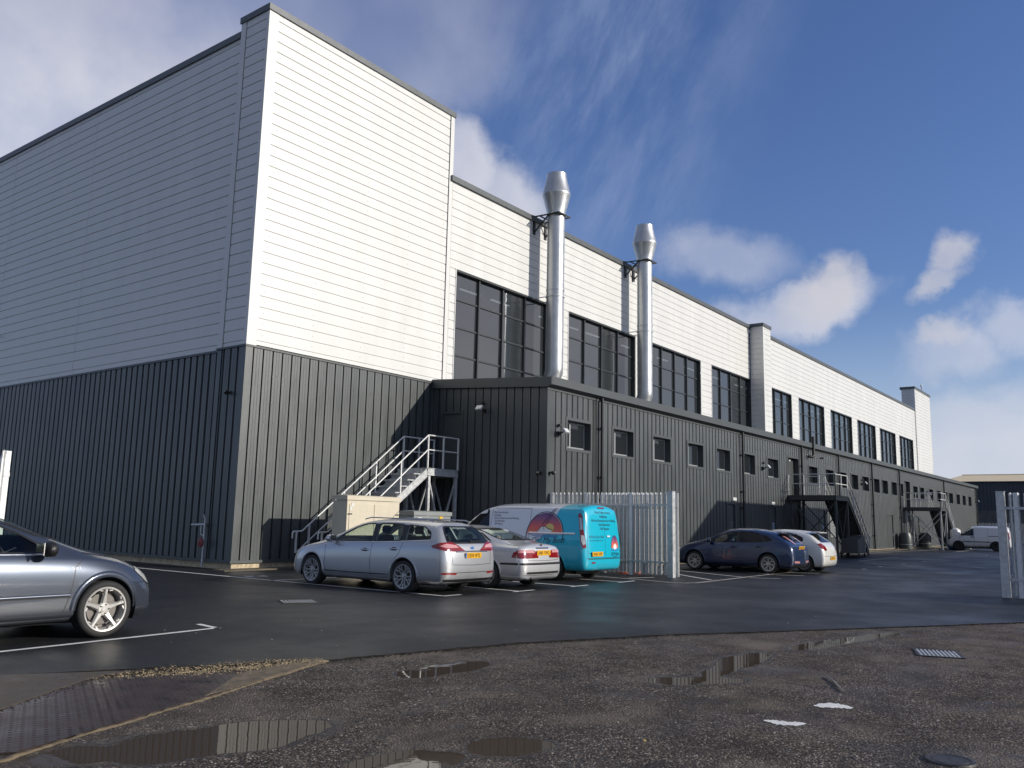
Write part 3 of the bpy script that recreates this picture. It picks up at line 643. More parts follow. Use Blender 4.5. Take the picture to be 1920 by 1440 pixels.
# side door on the stair platform
mb = MB(); mb.box(XA-.02, XA+.08, dy0-.06, dy0+.02, 3.14, 5.24); mb.box(XA-.02, XA+.08, dy1-.02, dy1+.06, 3.14, 5.24); mb.box(XA-.02, XA+.08, dy0+.02, dy1-.02, 5.16, 5.24)
w = fb(mb, 'door_frame', MT['grey_trim'])
mb = MB(); mb.box(XA+.05, XA+.1, dy0, dy1, 3.14, 5.2); fb(mb, 'door', MT['door_grey'], w)
# downpipes, each a part
for i, x in enumerate((25.80, 38.60, 46.95, 53.75, 61.35, 69.05, 85.65, 102.5)):
    mb = MB(); y = YA-.11; r = .055
    mb.tube([(x, y, 5.88), (x, y, .12)], r, 10)
    for z in (1.0, 2.3, 3.05, 4.75): mb.tube([(x, y, z-.05), (x, y, z+.05)], r+.014, 10); mb.box(x-.16, x-.05, y+.03, YA+.0, z-.03, z+.03)
    fb(mb, 'downpipe', MT['black_pipe'], smooth=40)
    if i == 0:
        mb = MB(); mb.tube([(x-.27, YA-.05, 5.8), (x-.27, YA-.05, .2)], .022, 6); fb(mb, 'cable_conduit', MT['black_pipe'], smooth=40)

# ------------------------------------------------------------------ flues
def flue(x, y, label):
    t = empty('flue_stack', (x, y, 6.3), 0, label, 'chimney', 'tall steel flues on the annexe roof')
    mb = MB(); prof = []; z = 1.42; top = 8.02; k = 0
    while z < top:
        prof += [(.366, z), (.372, z+.035), (.366, z+.07)]; z += .085
        if abs(z-4.75) < .045: prof += [(.366, z), (.385, z+.01), (.385, z+.07), (.366, z+.08)]; z += .085
    mb.lathe(prof, 40); mb.build('pipe', MT['duct'], t, smooth=60)
    mb = MB(); mb.lathe([(.372, 8.02), (.39, 8.06), (.39, 8.12), (.588, 8.90), (.60, 8.93), (.60, 9.00), (.585, 9.03), (.43, 9.74), (.43, 9.88), (.41, 9.88), (.41, 9.70)], 40); mb.build('cowl', MT['duct'], t, smooth=30)
    mb = MB(); mb.lathe([(.375, 7.98), (.398, 7.98), (.398, 8.05), (.375, 8.05)], 32, close=True); mb.build('clamp', MT['black'], t, smooth=30)
    # mitred bend going back to the hall
    mb = MB(); mb.tube([(0, 0, 1.44), (0, 0, 1.30), (0, .28, .62), (0, .62, .40), (0, .95, .38)], [.372, .372, .372, .372, .372], 28); mb.build('elbow', MT['duct'], t, smooth=25)
    for z in (7.75, 4.45):
        mb = MB()
        if z > 6:
            mb.bar((-.42, .9, z+.30), (-.40, -.1, z+.26), .05); mb.bar((.42, .9, z+.30), (.40, -.1, z+.26), .05); mb.bar((-.45, -.42, z+.26), (.45, -.42, z+.26), .05); mb.bar((-.42, -.1, z+.26), (-.42, -.42, z+.26), .05); mb.bar((.42, -.1, z+.26), (.42, -.42, z+.26), .05)
            mb.bar((-.42, .86, z-.42), (-.42, .1, z+.24), .05); mb.bar((.42, .86, z-.42), (.42, .1, z+.24), .05); mb.box(-.50, -.34, .82, .86, z-.5, z+.34); mb.box(.34, .50, .82, .86, z-.5, z+.34)
            mb.bar((-.42, .55, z+.27), (.42, .55, z+.27), .045)
        else:
            mb.bar((-.4, .88, z), (-.30, .2, z+.02), .035); mb.bar((.4, .88, z), (.30, .2, z+.02), .035); mb.lathe([(.375, -.02), (.40, -.02), (.40, .03), (.375, .03)], 28, (0, 0, z+.02), close=True)
        mb.build('support_bracket', MT['black'] if z > 6 else MT['steel_galv'], t)
flue(28.88, 19.60, 'tall spiral steel flue nearest the white corner block')
flue(36.69, 19.56, 'second spiral steel flue, further along the annexe roof')
# small roof items in front of the second bay
t = empty('roof_vent', (33.9, 19.4, 6.3), 0, 'low grey roof cowl between the two steel flues', 'vent')
mb = MB(); mb.prism([(-.9, 0), (.9, 0), (.45, .62), (.2, .66)], -.35, .35, 'y'); mb.build('hood', MT['roof_dark'], t)
mb = MB(); mb.box(-.8, .8, -.4, .4, -.15, .0); mb.build('base', MT['steel_galv'], t)
t = empty('vent_pipe', (48.45, YA-.28, 5.35), 0, 'black cranked vent pipe rising past the gutter', 'pipe')
mb = MB(); mb.tube([(-.28, .2, .05), (-.12, .05, .0), (0, 0, .12), (0, 0, 1.15)], .085, 12); mb.build('pipe', MT['black_pipe'], t, smooth=40)

# ------------------------------------------------------------------ lights and cameras on the walls
def floodlight(x, y, z, rz, label):
    t = empty('floodlight', (x, y, z), rz, label, 'floodlight', 'floodlights on the dark annexe walls')      # faces local -y
    mb = MB(); mb.box(-.05, .05, -.06, 0, -.12, .02); mb.bar((0, -.06, -.05), (0, -.22, .02), .035); mb.build('bracket', MT['black'], t)
    rot = Matrix.Rotation(R(-38), 3, 'X')
    mb = MB(); mb.box(-.13, .13, -.03, .03, -.09, .09, rot=rot, c=(0, -.30, .03)); mb.build('lamp_body', MT['steel_galv'], t)
    mb = MB(); mb.box(-.115, .115, -.036, -.031, -.075, .075, rot=rot, c=(0, -.30, .03)); mb.build('lens', MT['lens'], t)
    mb = MB(); mb.lathe([(0, -.06), (.045, -.05), (.06, 0), (.045, .04), (0, .05)], 12, (-.05, -.07, .22)); mb.build('sensor', MT['black'], t, smooth=60)
floodlight(23.22, YA, 4.40, 0, 'floodlight beside the first small window of the annexe')
floodlight(41.40, YA, 4.36, 0, 'floodlight between the sixth and seventh small windows')
floodlight(59.00, YA, 4.38, 0, 'floodlight among the windows above the nearer yard stairs')
floodlight(78.8, YA, 4.38, 0, 'floodlight among the windows above the farther stairs')
floodlight(XA, 18.13, 5.22, R(-90), 'floodlight on the shaded side wall by the stair door')
floodlight(102.7, YA, 4.5, 0, 'small lamp at the far end of the annexe')
def dome_cam(x, y, z, rz, label):
    t = empty('security_camera', (x, y, z), rz, label, 'camera', 'black dome cameras on the walls')
    mb = MB(); mb.box(-.045, .045, -.02, 0, -.05, .05); mb.tube([(0, -.02, 0), (0, -.1, 0)], .02, 8); mb.build('bracket', MT['black'], t)
    mb = MB(); mb.lathe([(0, -.075), (.04, -.06), (.062, -.01), (.065, .045), (0, .05)], 14, (0, -.13, 0)); mb.build('dome', MT['black'], t, smooth=50)
    mb = MB(); mb.lathe([(0, -.012), (.018, 0)], 8, (.02, -.19, .02), 'y'); mb.build('lens', MT['lens'], t)
dome_cam(XA+.2, YA, 3.05, 0, 'dome camera on the sunlit face of the annexe corner')
dome_cam(XA, YA+.25, 3.03, R(-90), 'dome camera on the shaded face of the annexe corner')
dome_cam(X0, Y0+.60, 4.96, R(-90), 'dome camera high on the dark wall by the block corner')
dome_cam(50.55, YA, 5.45, 0, 'dome camera under the gutter above the nearer yard stairs')
dome_cam(X0+.06, 37.0, 8.4, R(-90), 'dark fitting on the white side wall at the left edge')
def door_lamp(x, z, label):
    t = empty('bulkhead_lamp', (x, YA, z), 0, label, 'lamp', 'small lamps above the yard doors')
    mb = MB(); mb.box(-.2, .2, -.09, 0, -.07, .07); mb.build('lamp_body', MT['white_plastic'], t)
    mb = MB(); mb.box(-.17, .17, -.10, -.091, -.05, .05); mb.build('lens', MT['lens'], t)
door_lamp(37.6, 2.68, 'white lamp above the yard door nearest the fence'); door_lamp(42.5, 2.62, 'white lamp above the door behind the blue hatchback')
def entrance_lamp(x, y, z, label):
    t = empty('entrance_lamp', (x, y, z), 0, label, 'lamp', 'lamps in the upper doorways')
    mb = MB(); mb.box(-.1, .1, -.03, .03, -.04, .04); mb.build('lamp_body', MT['white_plastic'], t)
    mb = MB(); mb.box(-.08, .08, -.035, -.031, -.03, .03); mb.build('lens', MT['lens'], t)
entrance_lamp(45.9, YA+.22, 5.0, 'lamp inside the upper doorway of the nearer yard stairs'); entrance_lamp(71.9, YA+.22, 5.0, 'lamp inside the upper doorway of the farther yard stairs')
t = empty('roof_sensor', (103.6, Y0-.05, 16.8), 0, 'tiny fitting on top of the far white tower', 'sensor')
mb = MB(); mb.tube([(0, 0, 0), (0, 0, .5)], .04, 6); mb.build('pole', MT['black'], t); mb = MB(); mb.box(-.15, .1, -.08, .08, .5, .68); mb.build('head', MT['white_plastic'], t)

# ------------------------------------------------------------------ external stairs
def staircase(label, x0, x1, y0, y1, zd, side, sy0, sy1, run, dark=None, legs='steel_galv', braces=True):
    """platform x0..x1,y0..y1 at deck height zd; flight leaves the edge on `side` (+1: x1, -1: x0) between sy0..sy1"""
    t = empty('external_staircase', ((x0+x1)/2, (y0+y1)/2, 0), 0, label, 'stairs', 'galvanised steel staircases to the upper doors')
    ox, oy = (x0+x1)/2, (y0+y1)/2
    def add(mb, name, m=None, smooth=None):
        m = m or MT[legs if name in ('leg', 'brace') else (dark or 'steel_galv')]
        mb.v = [(a-ox, b-oy, c) for a, b, c in mb.v]; return mb.build(name, m, t, smooth)
    mb = MB(); mb.box(x0+.05, x1-.05, y0+.05, y1-.05, zd-.03, zd); add(mb, 'deck')
    mb = MB()
    for (a, b) in (((x0, y0), (x1, y0)), ((x1, y0), (x1, y1)), ((x1, y1), (x0, y1)), ((x0, y1), (x0, y0))):
        ax, ay = a; bx, by = b
        if ax == bx: ay += .05*(1 if by > ay else -1); by -= .05*(1 if by > ay else -1)
        mb.bar((ax, ay, zd-.13), (bx, by, zd-.13), .05, .22)
        mb.bar((ax, ay, zd-.02), (bx, by, zd-.02), .11, .016); mb.bar((ax, ay, zd-.245), (bx, by, zd-.245), .11, .014)
    add(mb, 'deck_beam')
    for px in (x0+.08, x1-.08):
        for py in (y0+.02, y1-.12):
            mb = MB(); mb.box(px-.05, px+.05, py-.05, py+.05, .02, zd-.25); mb.box(px-.12, px+.12, py-.12, py+.12, 0.014, .03); add(mb, 'leg')
    if braces:
        for px in (x0+.08, x1-.08):
            mb = MB(); mb.bar((px, y0+.05, .25), (px, y1-.12, zd-.35), .05); mb.bar((px+.05, y1-.12, .25), (px+.05, y0+.05, zd-.35), .05); add(mb, 'brace')
        mb = MB(); mb.bar((x0+.12, y0+.02, zd-.4), ((x0+x1)/2, y0+.02, .9), .04); mb.bar((x1-.12, y0+.02, zd-.4), ((x0+x1)/2, y0+.02, .9), .04)
        mb.bar((x0+.12, y1-.12, zd-.4), ((x0+x1)/2, y1-.12, .9), .04); mb.bar((x1-.12, y1-.12, zd-.4), ((x0+x1)/2, y1-.12, .9), .04); add(mb, 'brace')
    xe = x1 if side > 0 else x0; n = 15; s = side
    xf = xe+s*run
    for y in (sy0, sy1):
        mb = MB(); nrm = Vector((run, 0, zd)).normalized()
        mb.bar((xe, y, zd-.14), (xf, y, -.02+.10), .02, .23, upv=(0, 0, 1)); dz = .115
        mb.bar((xe, y, zd-.14+dz*1.2), (xf, y, .08+dz*1.2), .075, .014); mb.bar((xe, y, zd-.14-dz*1.2), (xf-s*.12, y, .08-dz*.3), .075, .014)
        mb.box(min(xf, xf+s*.06), max(xf, xf+s*.06), y-.08, y+.08, .014, .03); add(mb, 'stringer')
    for k in range(1, n):
        mb = MB(); x = xe+s*run*k/n; z = zd-(zd)*k/n; w = run/n*1.25
        xa, xb = sorted((x-s*.02, x+s*w)); mb.box(xa, xb, sy0+.012, sy1-.012, z-.035, z); xc = xb if s > 0 else xa; mb.box(xc-.012, xc+.012, sy0+.012, sy1-.012, z-.05, z-.0355); xr_ = xa if s > 0 else xb; mb.box(xr_-.004, xr_+.004, sy0+.012, sy1-.012, z, z+zd/n-.036); add(mb, 'tread')
    hr = 1.07
    def rail(pts, name='handrail', r=.024):
        mb = MB(); mb.tube(pts, r, 8); add(mb, name, MT['steel_galv_white'], 50)
    def post(x, y, zb, zt):
        mb = MB(); mb.bar((x, y, zb), (x, y, zt), .045, .045); add(mb, 'rail_post', MT['steel_galv_white'])
    for y in (sy0, sy1):
        for h in (hr, hr*.55):
            end = [(xf+s*.1, y, h)] if h > .9 else [(xf, y, h)]
            tail = [(xf+s*.32, y, h), (xf+s*.36, y, h-.05), (xf+s*.36, y, h-.2)] if h > .9 else []
            rail([(xe, y, zd+h), (xf, y, h+.02)]+end+tail)
        for f in (.30, .62, .94): post(xe+s*run*f, y, zd*(1-f)-.0, zd*(1-f)+hr)
        post(xf+s*.22, y, .45, hr); mb = MB(); mb.tube([(xf+s*.22, y, .46), (xf, y, hr*.55)], .02, 6); add(mb, 'handrail', MT['steel_galv_white'])
    edges = [((x0, y0), (x1, y0)), ((x0, y1), (x1, y1)), ((x1, y0), (x1, y1)), ((x0, y0), (x0, y1))]
    for k, (a, b) in enumerate(edges):
        if side > 0 and k == 2: a = (x1, sy1)
        if side < 0 and k == 3: a = (x0, sy1)
        wallside = (k == 1 and y1 > 15.3 and y1 < 15.7) or (k == 2 and side < 0)
        if wallside: continue
        L = math.hypot(b[0]-a[0], b[1]-a[1])
        if L < .35: continue
        for h in (hr, hr*.55): rail([(a[0], a[1], zd+h), (b[0], b[1], zd+h)])
        m = max(1, round(L/.85))
        for q in range(m+1): post(a[0]+(b[0]-a[0])*q/m, a[1]+(b[1]-a[1])*q/m, zd, zd+hr)
    return t
staircase('steel stair hugging the tall block, beside the beige cabinet', 20.88, 22.40, 19.13, 20.25, 3.17, -1, 19.13, 20.25, 4.1)
staircase('steel stair and platform behind the blue and white hatchbacks', 44.83, 46.95, 13.10, YA-.06, 3.12, 1, 13.10, 14.25, 3.7, dark='door_grey', legs='door_grey')  # dark grey paints the shade into its galvanised steel, legs included
staircase('farthest steel stair, in front of the white panel van', 70.33, 72.5, 13.0, YA-.06, 3.12, 1, 13.0, 14.15, 3.9, dark='door_grey')  # deck and flight coloured dark as shaded steel, legs left bright

# ------------------------------------------------------------------ cabinets
def cabinet(label, x0, x1, y0, y1, z1, m, stickers, rod=False):
    t = empty('utility_cabinet', ((x0+x1)/2, y0, 0), 0, label, 'cabinet'); w = (x1-x0)/2; d = y1-y0
    mb = MB(); mb.box(-w, w, 0, d, .1, z1-.16); mb.build('body', m, t)
    mb = MB(); mb.box(-w-.035, w+.035, -.035, d+.035, z1-.15, z1-.03); mb.add([(-w-.035, -.035, z1-.03), (w+.035, -.035, z1-.03), (w+.035, d+.035, z1-.03), (-w-.035, d+.035, z1-.03), (-w, d*.5, z1), (w, d*.5, z1)], [(0, 1, 5, 4), (2, 3, 4, 5), (0, 4, 3), (1, 2, 5)]); mb.build('lid', m, t)
    mb = MB(); mb.box(-w-.05, w+.05, -.05, d+.05, 0, .1); mb.build('plinth', MT['concrete'], t)
    for s in (-1, 1):
        a, b = sorted((s*.012, s*(w-.08))); mb = MB(); mb.box(a, b, -.015, -.002, .16, z1-.26); dr = mb.build('door', m, t)
        hx = s*(w-.10); h = MB(); h.box(hx-.07, hx+.07, -.03, -.016, z1-.55, z1-.52); h.build('latch', MT['black'], dr)
    for k, (sx, sz, sw, sh, mm) in enumerate(stickers):
        mb = MB(); mb.box(sx-sw/2, sx+sw/2, -.021, -.017, sz-sh/2, sz+sh/2); mb.build('notice', MT[mm], t)
        if mm == 'sign_yellow':
            mb = MB(); mb.prism([(sx-.045, sz+.02), (sx+.045, sz+.02), (sx, sz+.10)], -.0235, -.0215, 'y'); mb.box(sx-.045, sx+.045, -.0235, -.0215, sz-.10, sz-.08); mb.box(sx-.045, sx+.045, -.0235, -.0215, sz-.06, sz-.045); mb.build('warning_mark', MT['text_black'], t)
    return t
cabinet('large beige utility cabinet in front of the steel stair', 16.45, 18.50, 18.02, 18.60, 2.14, MT['cabinet_beige'], [(-.83, 1.86, .07, .1, 'white_plastic'), (-.9, 1.76, .05, .08, 'white_plastic')])
cabinet('lower grey electrical cabinet with a yellow warning notice', 19.28, 20.98, 18.15, 18.75, 1.76, MT['cabinet_grey'], [(-.60, 1.42, .17, .26, 'white_plastic'), (.38, 1.42, .15, .34, 'sign_yellow'), (0, 1.69, .15, .05, 'white_plastic')])

# standpipe on the shaded wall
t = empty('standpipe', (X0-.12, 21.62, 0), 0, 'grey standpipe with a red valve wheel against the dark side wall', 'pipe')
mb = MB(); mb.tube([(0, 0, .05), (0, 0, 1.36)], .03, 8); mb.bar((0, 0, 1.36), (-.05, .03, 1.5), .03); mb.tube([(0, 0, 1.22), (0, .62, 1.2)], .035, 8); mb.tube([(0, .16, 1.2), (0, .16, .95), (0, .02, .9)], .02, 8); mb.build('pipe', MT['steel_galv'], t, smooth=50)
mb = MB(); mb.lathe([(.02, -.03), (.12, -.02), (.13, .0), (.12, .02), (.02, .03)], 16, (-.07, .03, .72), 'x'); mb.build('valve', MT['red_paint'], t, smooth=40)

# ------------------------------------------------------------------ palisade fences
def pale_mesh():
    mb = MB(); W = .07; prof = [(-W/2, .020), (-W/2+.010, -.016), (-.008, .012), (.008, .012), (W/2-.010, -.016), (W/2, .020)]; n = len(prof)
    zs = [.06, 2.28]; v = [(x, y, z) for z in zs for x, y in prof]; f = [(k, k+1, n+k+1, n+k) for k in range(n-1)]
    v += [(x*.9, y-.006, 2.33) for x, y in prof]; f += [(n+k, n+k+1, 2*n+k+1, 2*n+k) for k in range(n-1)]
    tips = [(-.036, -.035, 2.385), (0, .0, 2.42), (.036, -.035, 2.385)]; b = len(v); v += tips
    f += [(2*n, 2*n+1, b), (2*n+1, 2*n+2, b+1, b), (2*n+2, 2*n+3, b+1), (2*n+3, 2*n+4, b+2, b+1), (2*n+4, 2*n+5, b+2)]
    v2 = [(x, y-.003, z) for x, y, z in v]; mb.add(v, f); mb.add(v2, [q[::-1] for q in f]); return mb
_pale = None
def palisade(label, p0, p1, spacing=.152, posts=(), endpost=None, gate=False, group='galvanised palisade fencing round the yard', flip=1, railz=(.42, 2.06), start=0.):
    global _pale
    p0 = Vector((*p0, 0)); p1 = Vector((*p1, 0)); L = (p1-p0).length; ang = math.atan2(p1.y-p0.y, p1.x-p0.x)
    t = empty('palisade_gate' if gate else 'palisade_fence', p0, ang, label, 'gate' if gate else 'fence', group)
    if _pale is None:
        _pale = pale_mesh().build('pale', MT['steel_galv_white'], t, fix=False); first = True
    else: first = False
    x = .06+start
    while x < L-.03:
        if first: o = _pale; first = False; o.location = (x, -.035*flip, .012)
        else:
            o = _pale.copy(); C.objects.link(o); o.parent = t; o.location = (x, -.035*flip, .012)
        o.rotation_euler = (R(random.uniform(-.3, .3)), 0, (0 if flip > 0 else math.pi)+R(random.uniform(-1.5, 1.5)))
        x += spacing
    for z in railz:
        mb = MB(); mb.box(0, L, -.012, -.006, z-.03, z+.03); mb.box(0, L, -.006, .045, z+.024, z+.03); mb.build('rail', MT['steel_galv'], t)
    for q in posts:
        mb = MB(); mb.box(q-.045, q+.045, .0, .008, 0, 2.42); mb.box(q-.004, q+.004, .008, .092, 0, 2.42); mb.box(q-.045, q+.045, .092, .10, 0, 2.42); mb.build('post', MT['steel_galv_white'], t)
    if endpost is not None:
        for q, w in endpost:
            mb = MB(); mb.box(q-w/2, q+w/2, -w/2, w/2, 0, 2.44); mb.box(q-w/2-.012, q+w/2+.012, -w/2-.012, w/2+.012, 2.44, 2.452); mb.build('gate_post', MT['steel_galv'], t)
    return t
palisade('palisade fence running from the annexe corner to the big gate post', (22.70, YA-.06), (22.70, 11.40), posts=(.06, 1.35, 2.9), endpost=((4.22, .18),), flip=-1)
g = palisade('opened palisade gate leaf folded back behind the fence', (23.02, 13.75), (23.02, 11.22), gate=True, posts=(.05, 2.48), flip=-1, railz=(.40, 1.98), spacing=.148)
for q in (1.5, 1.9, 2.2):
    mb = MB(); mb.box(q-.02, q+.02, -.1, -.06, .06, .36); mb.box(q-.02, q+.1, -.1, -.06, .3, .33); mb.box(q-.02, q+.1, -.1, -.06, .17, .2); mb.build('drop_bolt', MT['steel_galv_white'], g)
palisade('palisade fence with its gate post at the right edge', (23.14, 2.96), (23.14, -3.2), endpost=((-.02, .17),), posts=(.28, 2.9, 5.6), flip=-1, start=.12)
palisade('short stretch of palisade fence behind the blue-grey car', (2.2, 14.05), (5.92, 14.05), posts=(.3, 3.67), flip=1, start=.03)
# far palisade fence seen over the distant van
t = empty('palisade_fence', (118, 6, 0), R(90), 'far palisade fence in front of the distant shed', 'fence', 'galvanised palisade fencing round the yard')
mb = MB()
for k in range(150): mb.box(k*.15, k*.15+.07, -.01, .01, .05, 2.3); mb.add([(k*.15, 0, 2.3), (k*.15+.07, 0, 2.3), (k*.15+.035, 0, 2.42)], [(0, 1, 2)])
mb.build('pales', MT['steel_galv_white'], t)
mb = MB(); mb.box(0, 22.5, .01, .05, .4, .46); mb.box(0, 22.5, .01, .05, 2.0, 2.06); mb.build('rail', MT['steel_galv'], t)

# ------------------------------------------------------------------ neighbouring sheds
t = empty('distant_shed', (150, 0, 0), 0, 'distant dark shed with a shallow cream roof behind the far van', 'shed')
mb = MB(); cladding(mb, '-x', 150, -60, 27.4, 4.4, 8.85, 'v', .5, .1, .05, micro=False); mb.v = [(a-150, b, c) for a, b, c in mb.v]; mb.build('wall', MT['far_dark'], t, fix=False)
mb = MB(); mb.box(.1, .4, -60, 27.4, 0, 4.4)
for k in range(9): mb.box(.07, .1, -60, 27.4, .05+k*.48, .44+k*.48)
mb.build('base_wall', MT['far_block'], t)
mb = MB(); mb.box(-.25, .3, -60.2, 27.6, 8.80, 8.92); mb.build('gutter', MT['far_dark'], t)
mb = MB(); mb.add([(-.2, -60, 8.92), (-.2, 27.6, 8.92), (20, 27.6, 11.0), (20, -60, 11.0), (40, 27.6, 8.92), (40, -60, 8.92)], [(0, 1, 2, 3), (3, 2, 4, 5)]); mb.box(.4, 40, 27.2, 27.4, 0, 8.9); mb.box(19.8, 20.2, -60, 27.6, 10.99, 11.12); mb.build('roof', MT['far_cream'], t)
t = empty('neighbouring_shed', (48.3, -4, 0), 0, 'plain grey shed across the yard whose shadow falls on the annexe', 'shed')
mb = MB(); hw = 7.8; mb.box(-hw, hw, -8, 7.4, 0, 6.9); mb.build('wall', MT['grey_clad'], t)
mb = MB(); mb.prism([(-8.1, 6.9), (7.5, 6.9), (7.5, 7.05), (-.3, 8.2), (-8.1, 7.05)], -hw-.1, hw+.1, 'x'); mb.build('roof', MT['roof_dark'], t)

# ------------------------------------------------------------------ ground
from mathutils import noise as mnoise
EDGE = [(-40, 17.0), (-6, 12.2), (1.5, 9.35), (3.89, 8.72), (5.07, 8.12), (5.8, 7.70), (6.43, 7.34), (9.05, 6.62), (11.2, 5.62), (13.15, 4.43), (17.25, 1.99), (23.5, -2.2), (60, -30)]
PUD = [(3.72, 5.42, .80, .34, -16, .85), (4.10, 5.36, .42, .26, -16, .6), (7.02, 6.08, .60, .22, -6, .8), (8.35, 3.83, .50, .20, -40, .6), (9.15, 3.93, .60, .14, 8, .5), (9.95, 4.03, .62, .22, 0, .7), (12.0, 3.75, .75, .16, -10, .6), (13.1, 3.5, .9, .16, -12, .5), (5.02, 3.74, .30, .20, -20, .7), (4.30, 4.0, .30, .20, -30, .7), (3.4, 6.3, .3, .1, 20, .3)]
def ground_z(x, y):
    n1 = mnoise.noise(Vector((x*.9, y*.9, 3.1)))*.006 + mnoise.noise(Vector((x*3.1, y*3.1, 1.7)))*.004 + mnoise.noise(Vector((x*11, y*11, 5.7)))*.0022 + mnoise.noise(Vector((x*29, y*29, 9.1)))*.0018
    z = n1
    for cx, cy, rx, ry, a, dep in PUD:
        ca, sa = math.cos(R(a)), math.sin(R(a)); dx, dy = x-cx, y-cy
        if abs(dx) > 2.5 or abs(dy) > 2.5: continue
        u = (dx*ca+dy*sa)/rx; v = (-dx*sa+dy*ca)/ry
        w = mnoise.noise(Vector((x*2.3, y*2.3, 7)))*.35; r = math.sqrt(u*u+v*v)+w
        if r < 1.6:
            s = min(1, max(0, (1.6-r)/1.2)); s = s*s*(3-2*s); z -= .034*dep*s
    return z
xs = sorted(set([-900, -300, -100, -40, -15, -6, -2, 0, 1] + list(np.round(np.arange(1.6, 6.6, .030), 4)) + list(np.round(np.arange(6.6, 17.6, .042), 4)) + [18, 19, 21, 25, 35, 60, 110, 200, 450, 1200]))
ys = sorted(set([-900, -300, -100, -40, -15, -8, -4, -2] + list(np.round(np.arange(-.6, 9.4, .036), 4)) + [10, 12, 16, 25, 60, 150, 400, 1200]))
def edge_y(x):
    for (a, b), (c, d) in zip(EDGE[:-1], EDGE[1:]):
        if a <= x <= c: return b+(d-b)*(x-a)/(c-a)
    return -30
nx, ny = len(xs), len(ys); V = np.zeros((nx*ny, 3), dtype=np.float32)
for i, x in enumerate(xs):
    ey = edge_y(x)
    for j, y in enumerate(ys):
        z = 0.
        if 1.5 < x < 18 and -.7 < y < ey+.35: z = ground_z(x, y)
        elif y > ey+.3 or x > 18: z = -.012
        V[i*ny+j] = (x, y, z)
me = bpy.data.meshes.new('ground'); me.vertices.add(nx*ny); me.vertices.foreach_set('co', V.ravel())
ii, jj = np.meshgrid(np.arange(nx-1), np.arange(ny-1), indexing='ij'); a = (ii*ny+jj).ravel()
F = np.stack([a, a+ny, a+ny+1, a+1], 1).astype(np.int32); nf = len(F)
me.loops.add(nf*4); me.loops.foreach_set('vertex_index', F.ravel()); me.polygons.add(nf); me.polygons.foreach_set('loop_start', np.arange(0, nf*4, 4, dtype=np.int32))
me.polygons.foreach_set('use_smooth', np.ones(nf, dtype=bool)); me.materials.append(MT['ground']); me.update(calc_edges=True)
o = bpy.data.objects.new('ground', me); C.objects.link(o); tag(o, kind='structure')
# new asphalt sheet, 12 mm thick, with a slightly ragged laid edge
RZ = .014
pts = []
for (a, b), (c, d) in zip(EDGE[:-1], EDGE[1:]):
    L = math.hypot(c-a, d-b); n = max(1, int(L/.08)) if a > -7 and c < 30 else 1
    for k in range(n):
        x = a+(c-a)*k/n; y = b+(d-b)*k/n; w = (mnoise.noise(Vector((x*3, y*3, 0)))*.05+mnoise.noise(Vector((x*9, y*9, 0)))*.035) if n > 1 else 0
        pts.append((x, y+w))
pts.append(EDGE[-1])
n = len(pts)
v = [(x, y, RZ) for x, y in pts]+[(x, y-.012, -.02) for x, y in pts]+[(x, 95 if x > -30 else 60, RZ) for x, y in pts]
f = [(i, n+i, n+i+1, i+1) for i in range(n-1)]+[(i, i+1, 2*n+i+1, 2*n+i) for i in range(n-1)]
v += [(300, -30, RZ), (300, 95, RZ)]; f.append((n-1, 3*n, 3*n+1, 3*n-1))
me = bpy.data.meshes.new('road'); me.from_pydata(v, [], f); me.materials.append(MT['asphalt']); me.materials.append(MT['clod']); me.polygons.foreach_set('material_index', [1]*(n-1)+[0]*(len(f)-n+1))
bm = bmesh.new(); bm.from_mesh(me); bmesh.ops.recalc_face_normals(bm, faces=bm.faces); bm.to_mesh(me); bm.free()
road = bpy.data.objects.new('road', me); C.objects.link(road); tag(road, kind='structure')
def stripe(pts, w=.09, m='paint_white', z=RZ+.004, name='painted_line', parent=None):
    pts = [Vector((*p, 0)) for p in pts]; q = []
    for a, b in zip(pts[:-1], pts[1:]):
        k = max(1, int((b-a).length/.25)); q += [a+(b-a)*i/k for i in range(k)]
    q.append(pts[-1]); v = []
    for i, p in enumerate(q):
        d = (q[min(i+1, len(q)-1)]-q[max(i-1, 0)]).normalized(); s = Vector((-d.y, d.x, 0)); e = .004
        v += [tuple(p+s*(w/2+random.uniform(-e, e))+Vector((0, 0, z))), tuple(p-s*(w/2+random.uniform(-e, e))+Vector((0, 0, z)))]
    me = bpy.data.meshes.new(name); me.from_pydata(v, [], [(2*i, 2*i+1, 2*i+3, 2*i+2) for i in range(len(q)-1)]); me.materials.append(MT[m])
    o = bpy.data.objects.new(name, me); C.objects.link(o); o.parent = parent or road; return o
stripe([(4.39-3, 10.05), (4.39, 10.16), (7.22, 10.31)], .085); stripe([(7.17, 10.26), (7.25, 10.84)], .085)
stripe([(13.06, 27), (13.06, 22.16), (13.06, 18.96), (13.2, 11.55)]); stripe([(13.16, 11.52), (13.72, 11.52)])
stripe([(13.06, 16.76), (15.2, 16.70)], .08); stripe([(13.45, 18.35), (13.85, 17.9)], .1); stripe([(13.35, 18.1), (13.95, 18.15)], .08)
for x in (15.35, 17.62): stripe([(x, 16.7), (x, 11.25)]); stripe([(x-.25, 11.22), (x+.55, 11.24)])
stripe([(19.85, 16.7), (19.85, 11.3)]); stripe([(19.6, 11.22), (20.5, 11.25)])
stripe([(21.35, 14.2), (21.23, 12.77), (21.05, 11.39), (20.75, 10.35), (20.9, 10.0), (21.3, 9.83), (22.49, 9.85), (24.87, 9.93), (28.23, 9.98), (31, 9.95)], .10, 'paint_worn')
stripe([(21.35, 11.9), (22.3, 11.6)], .08)
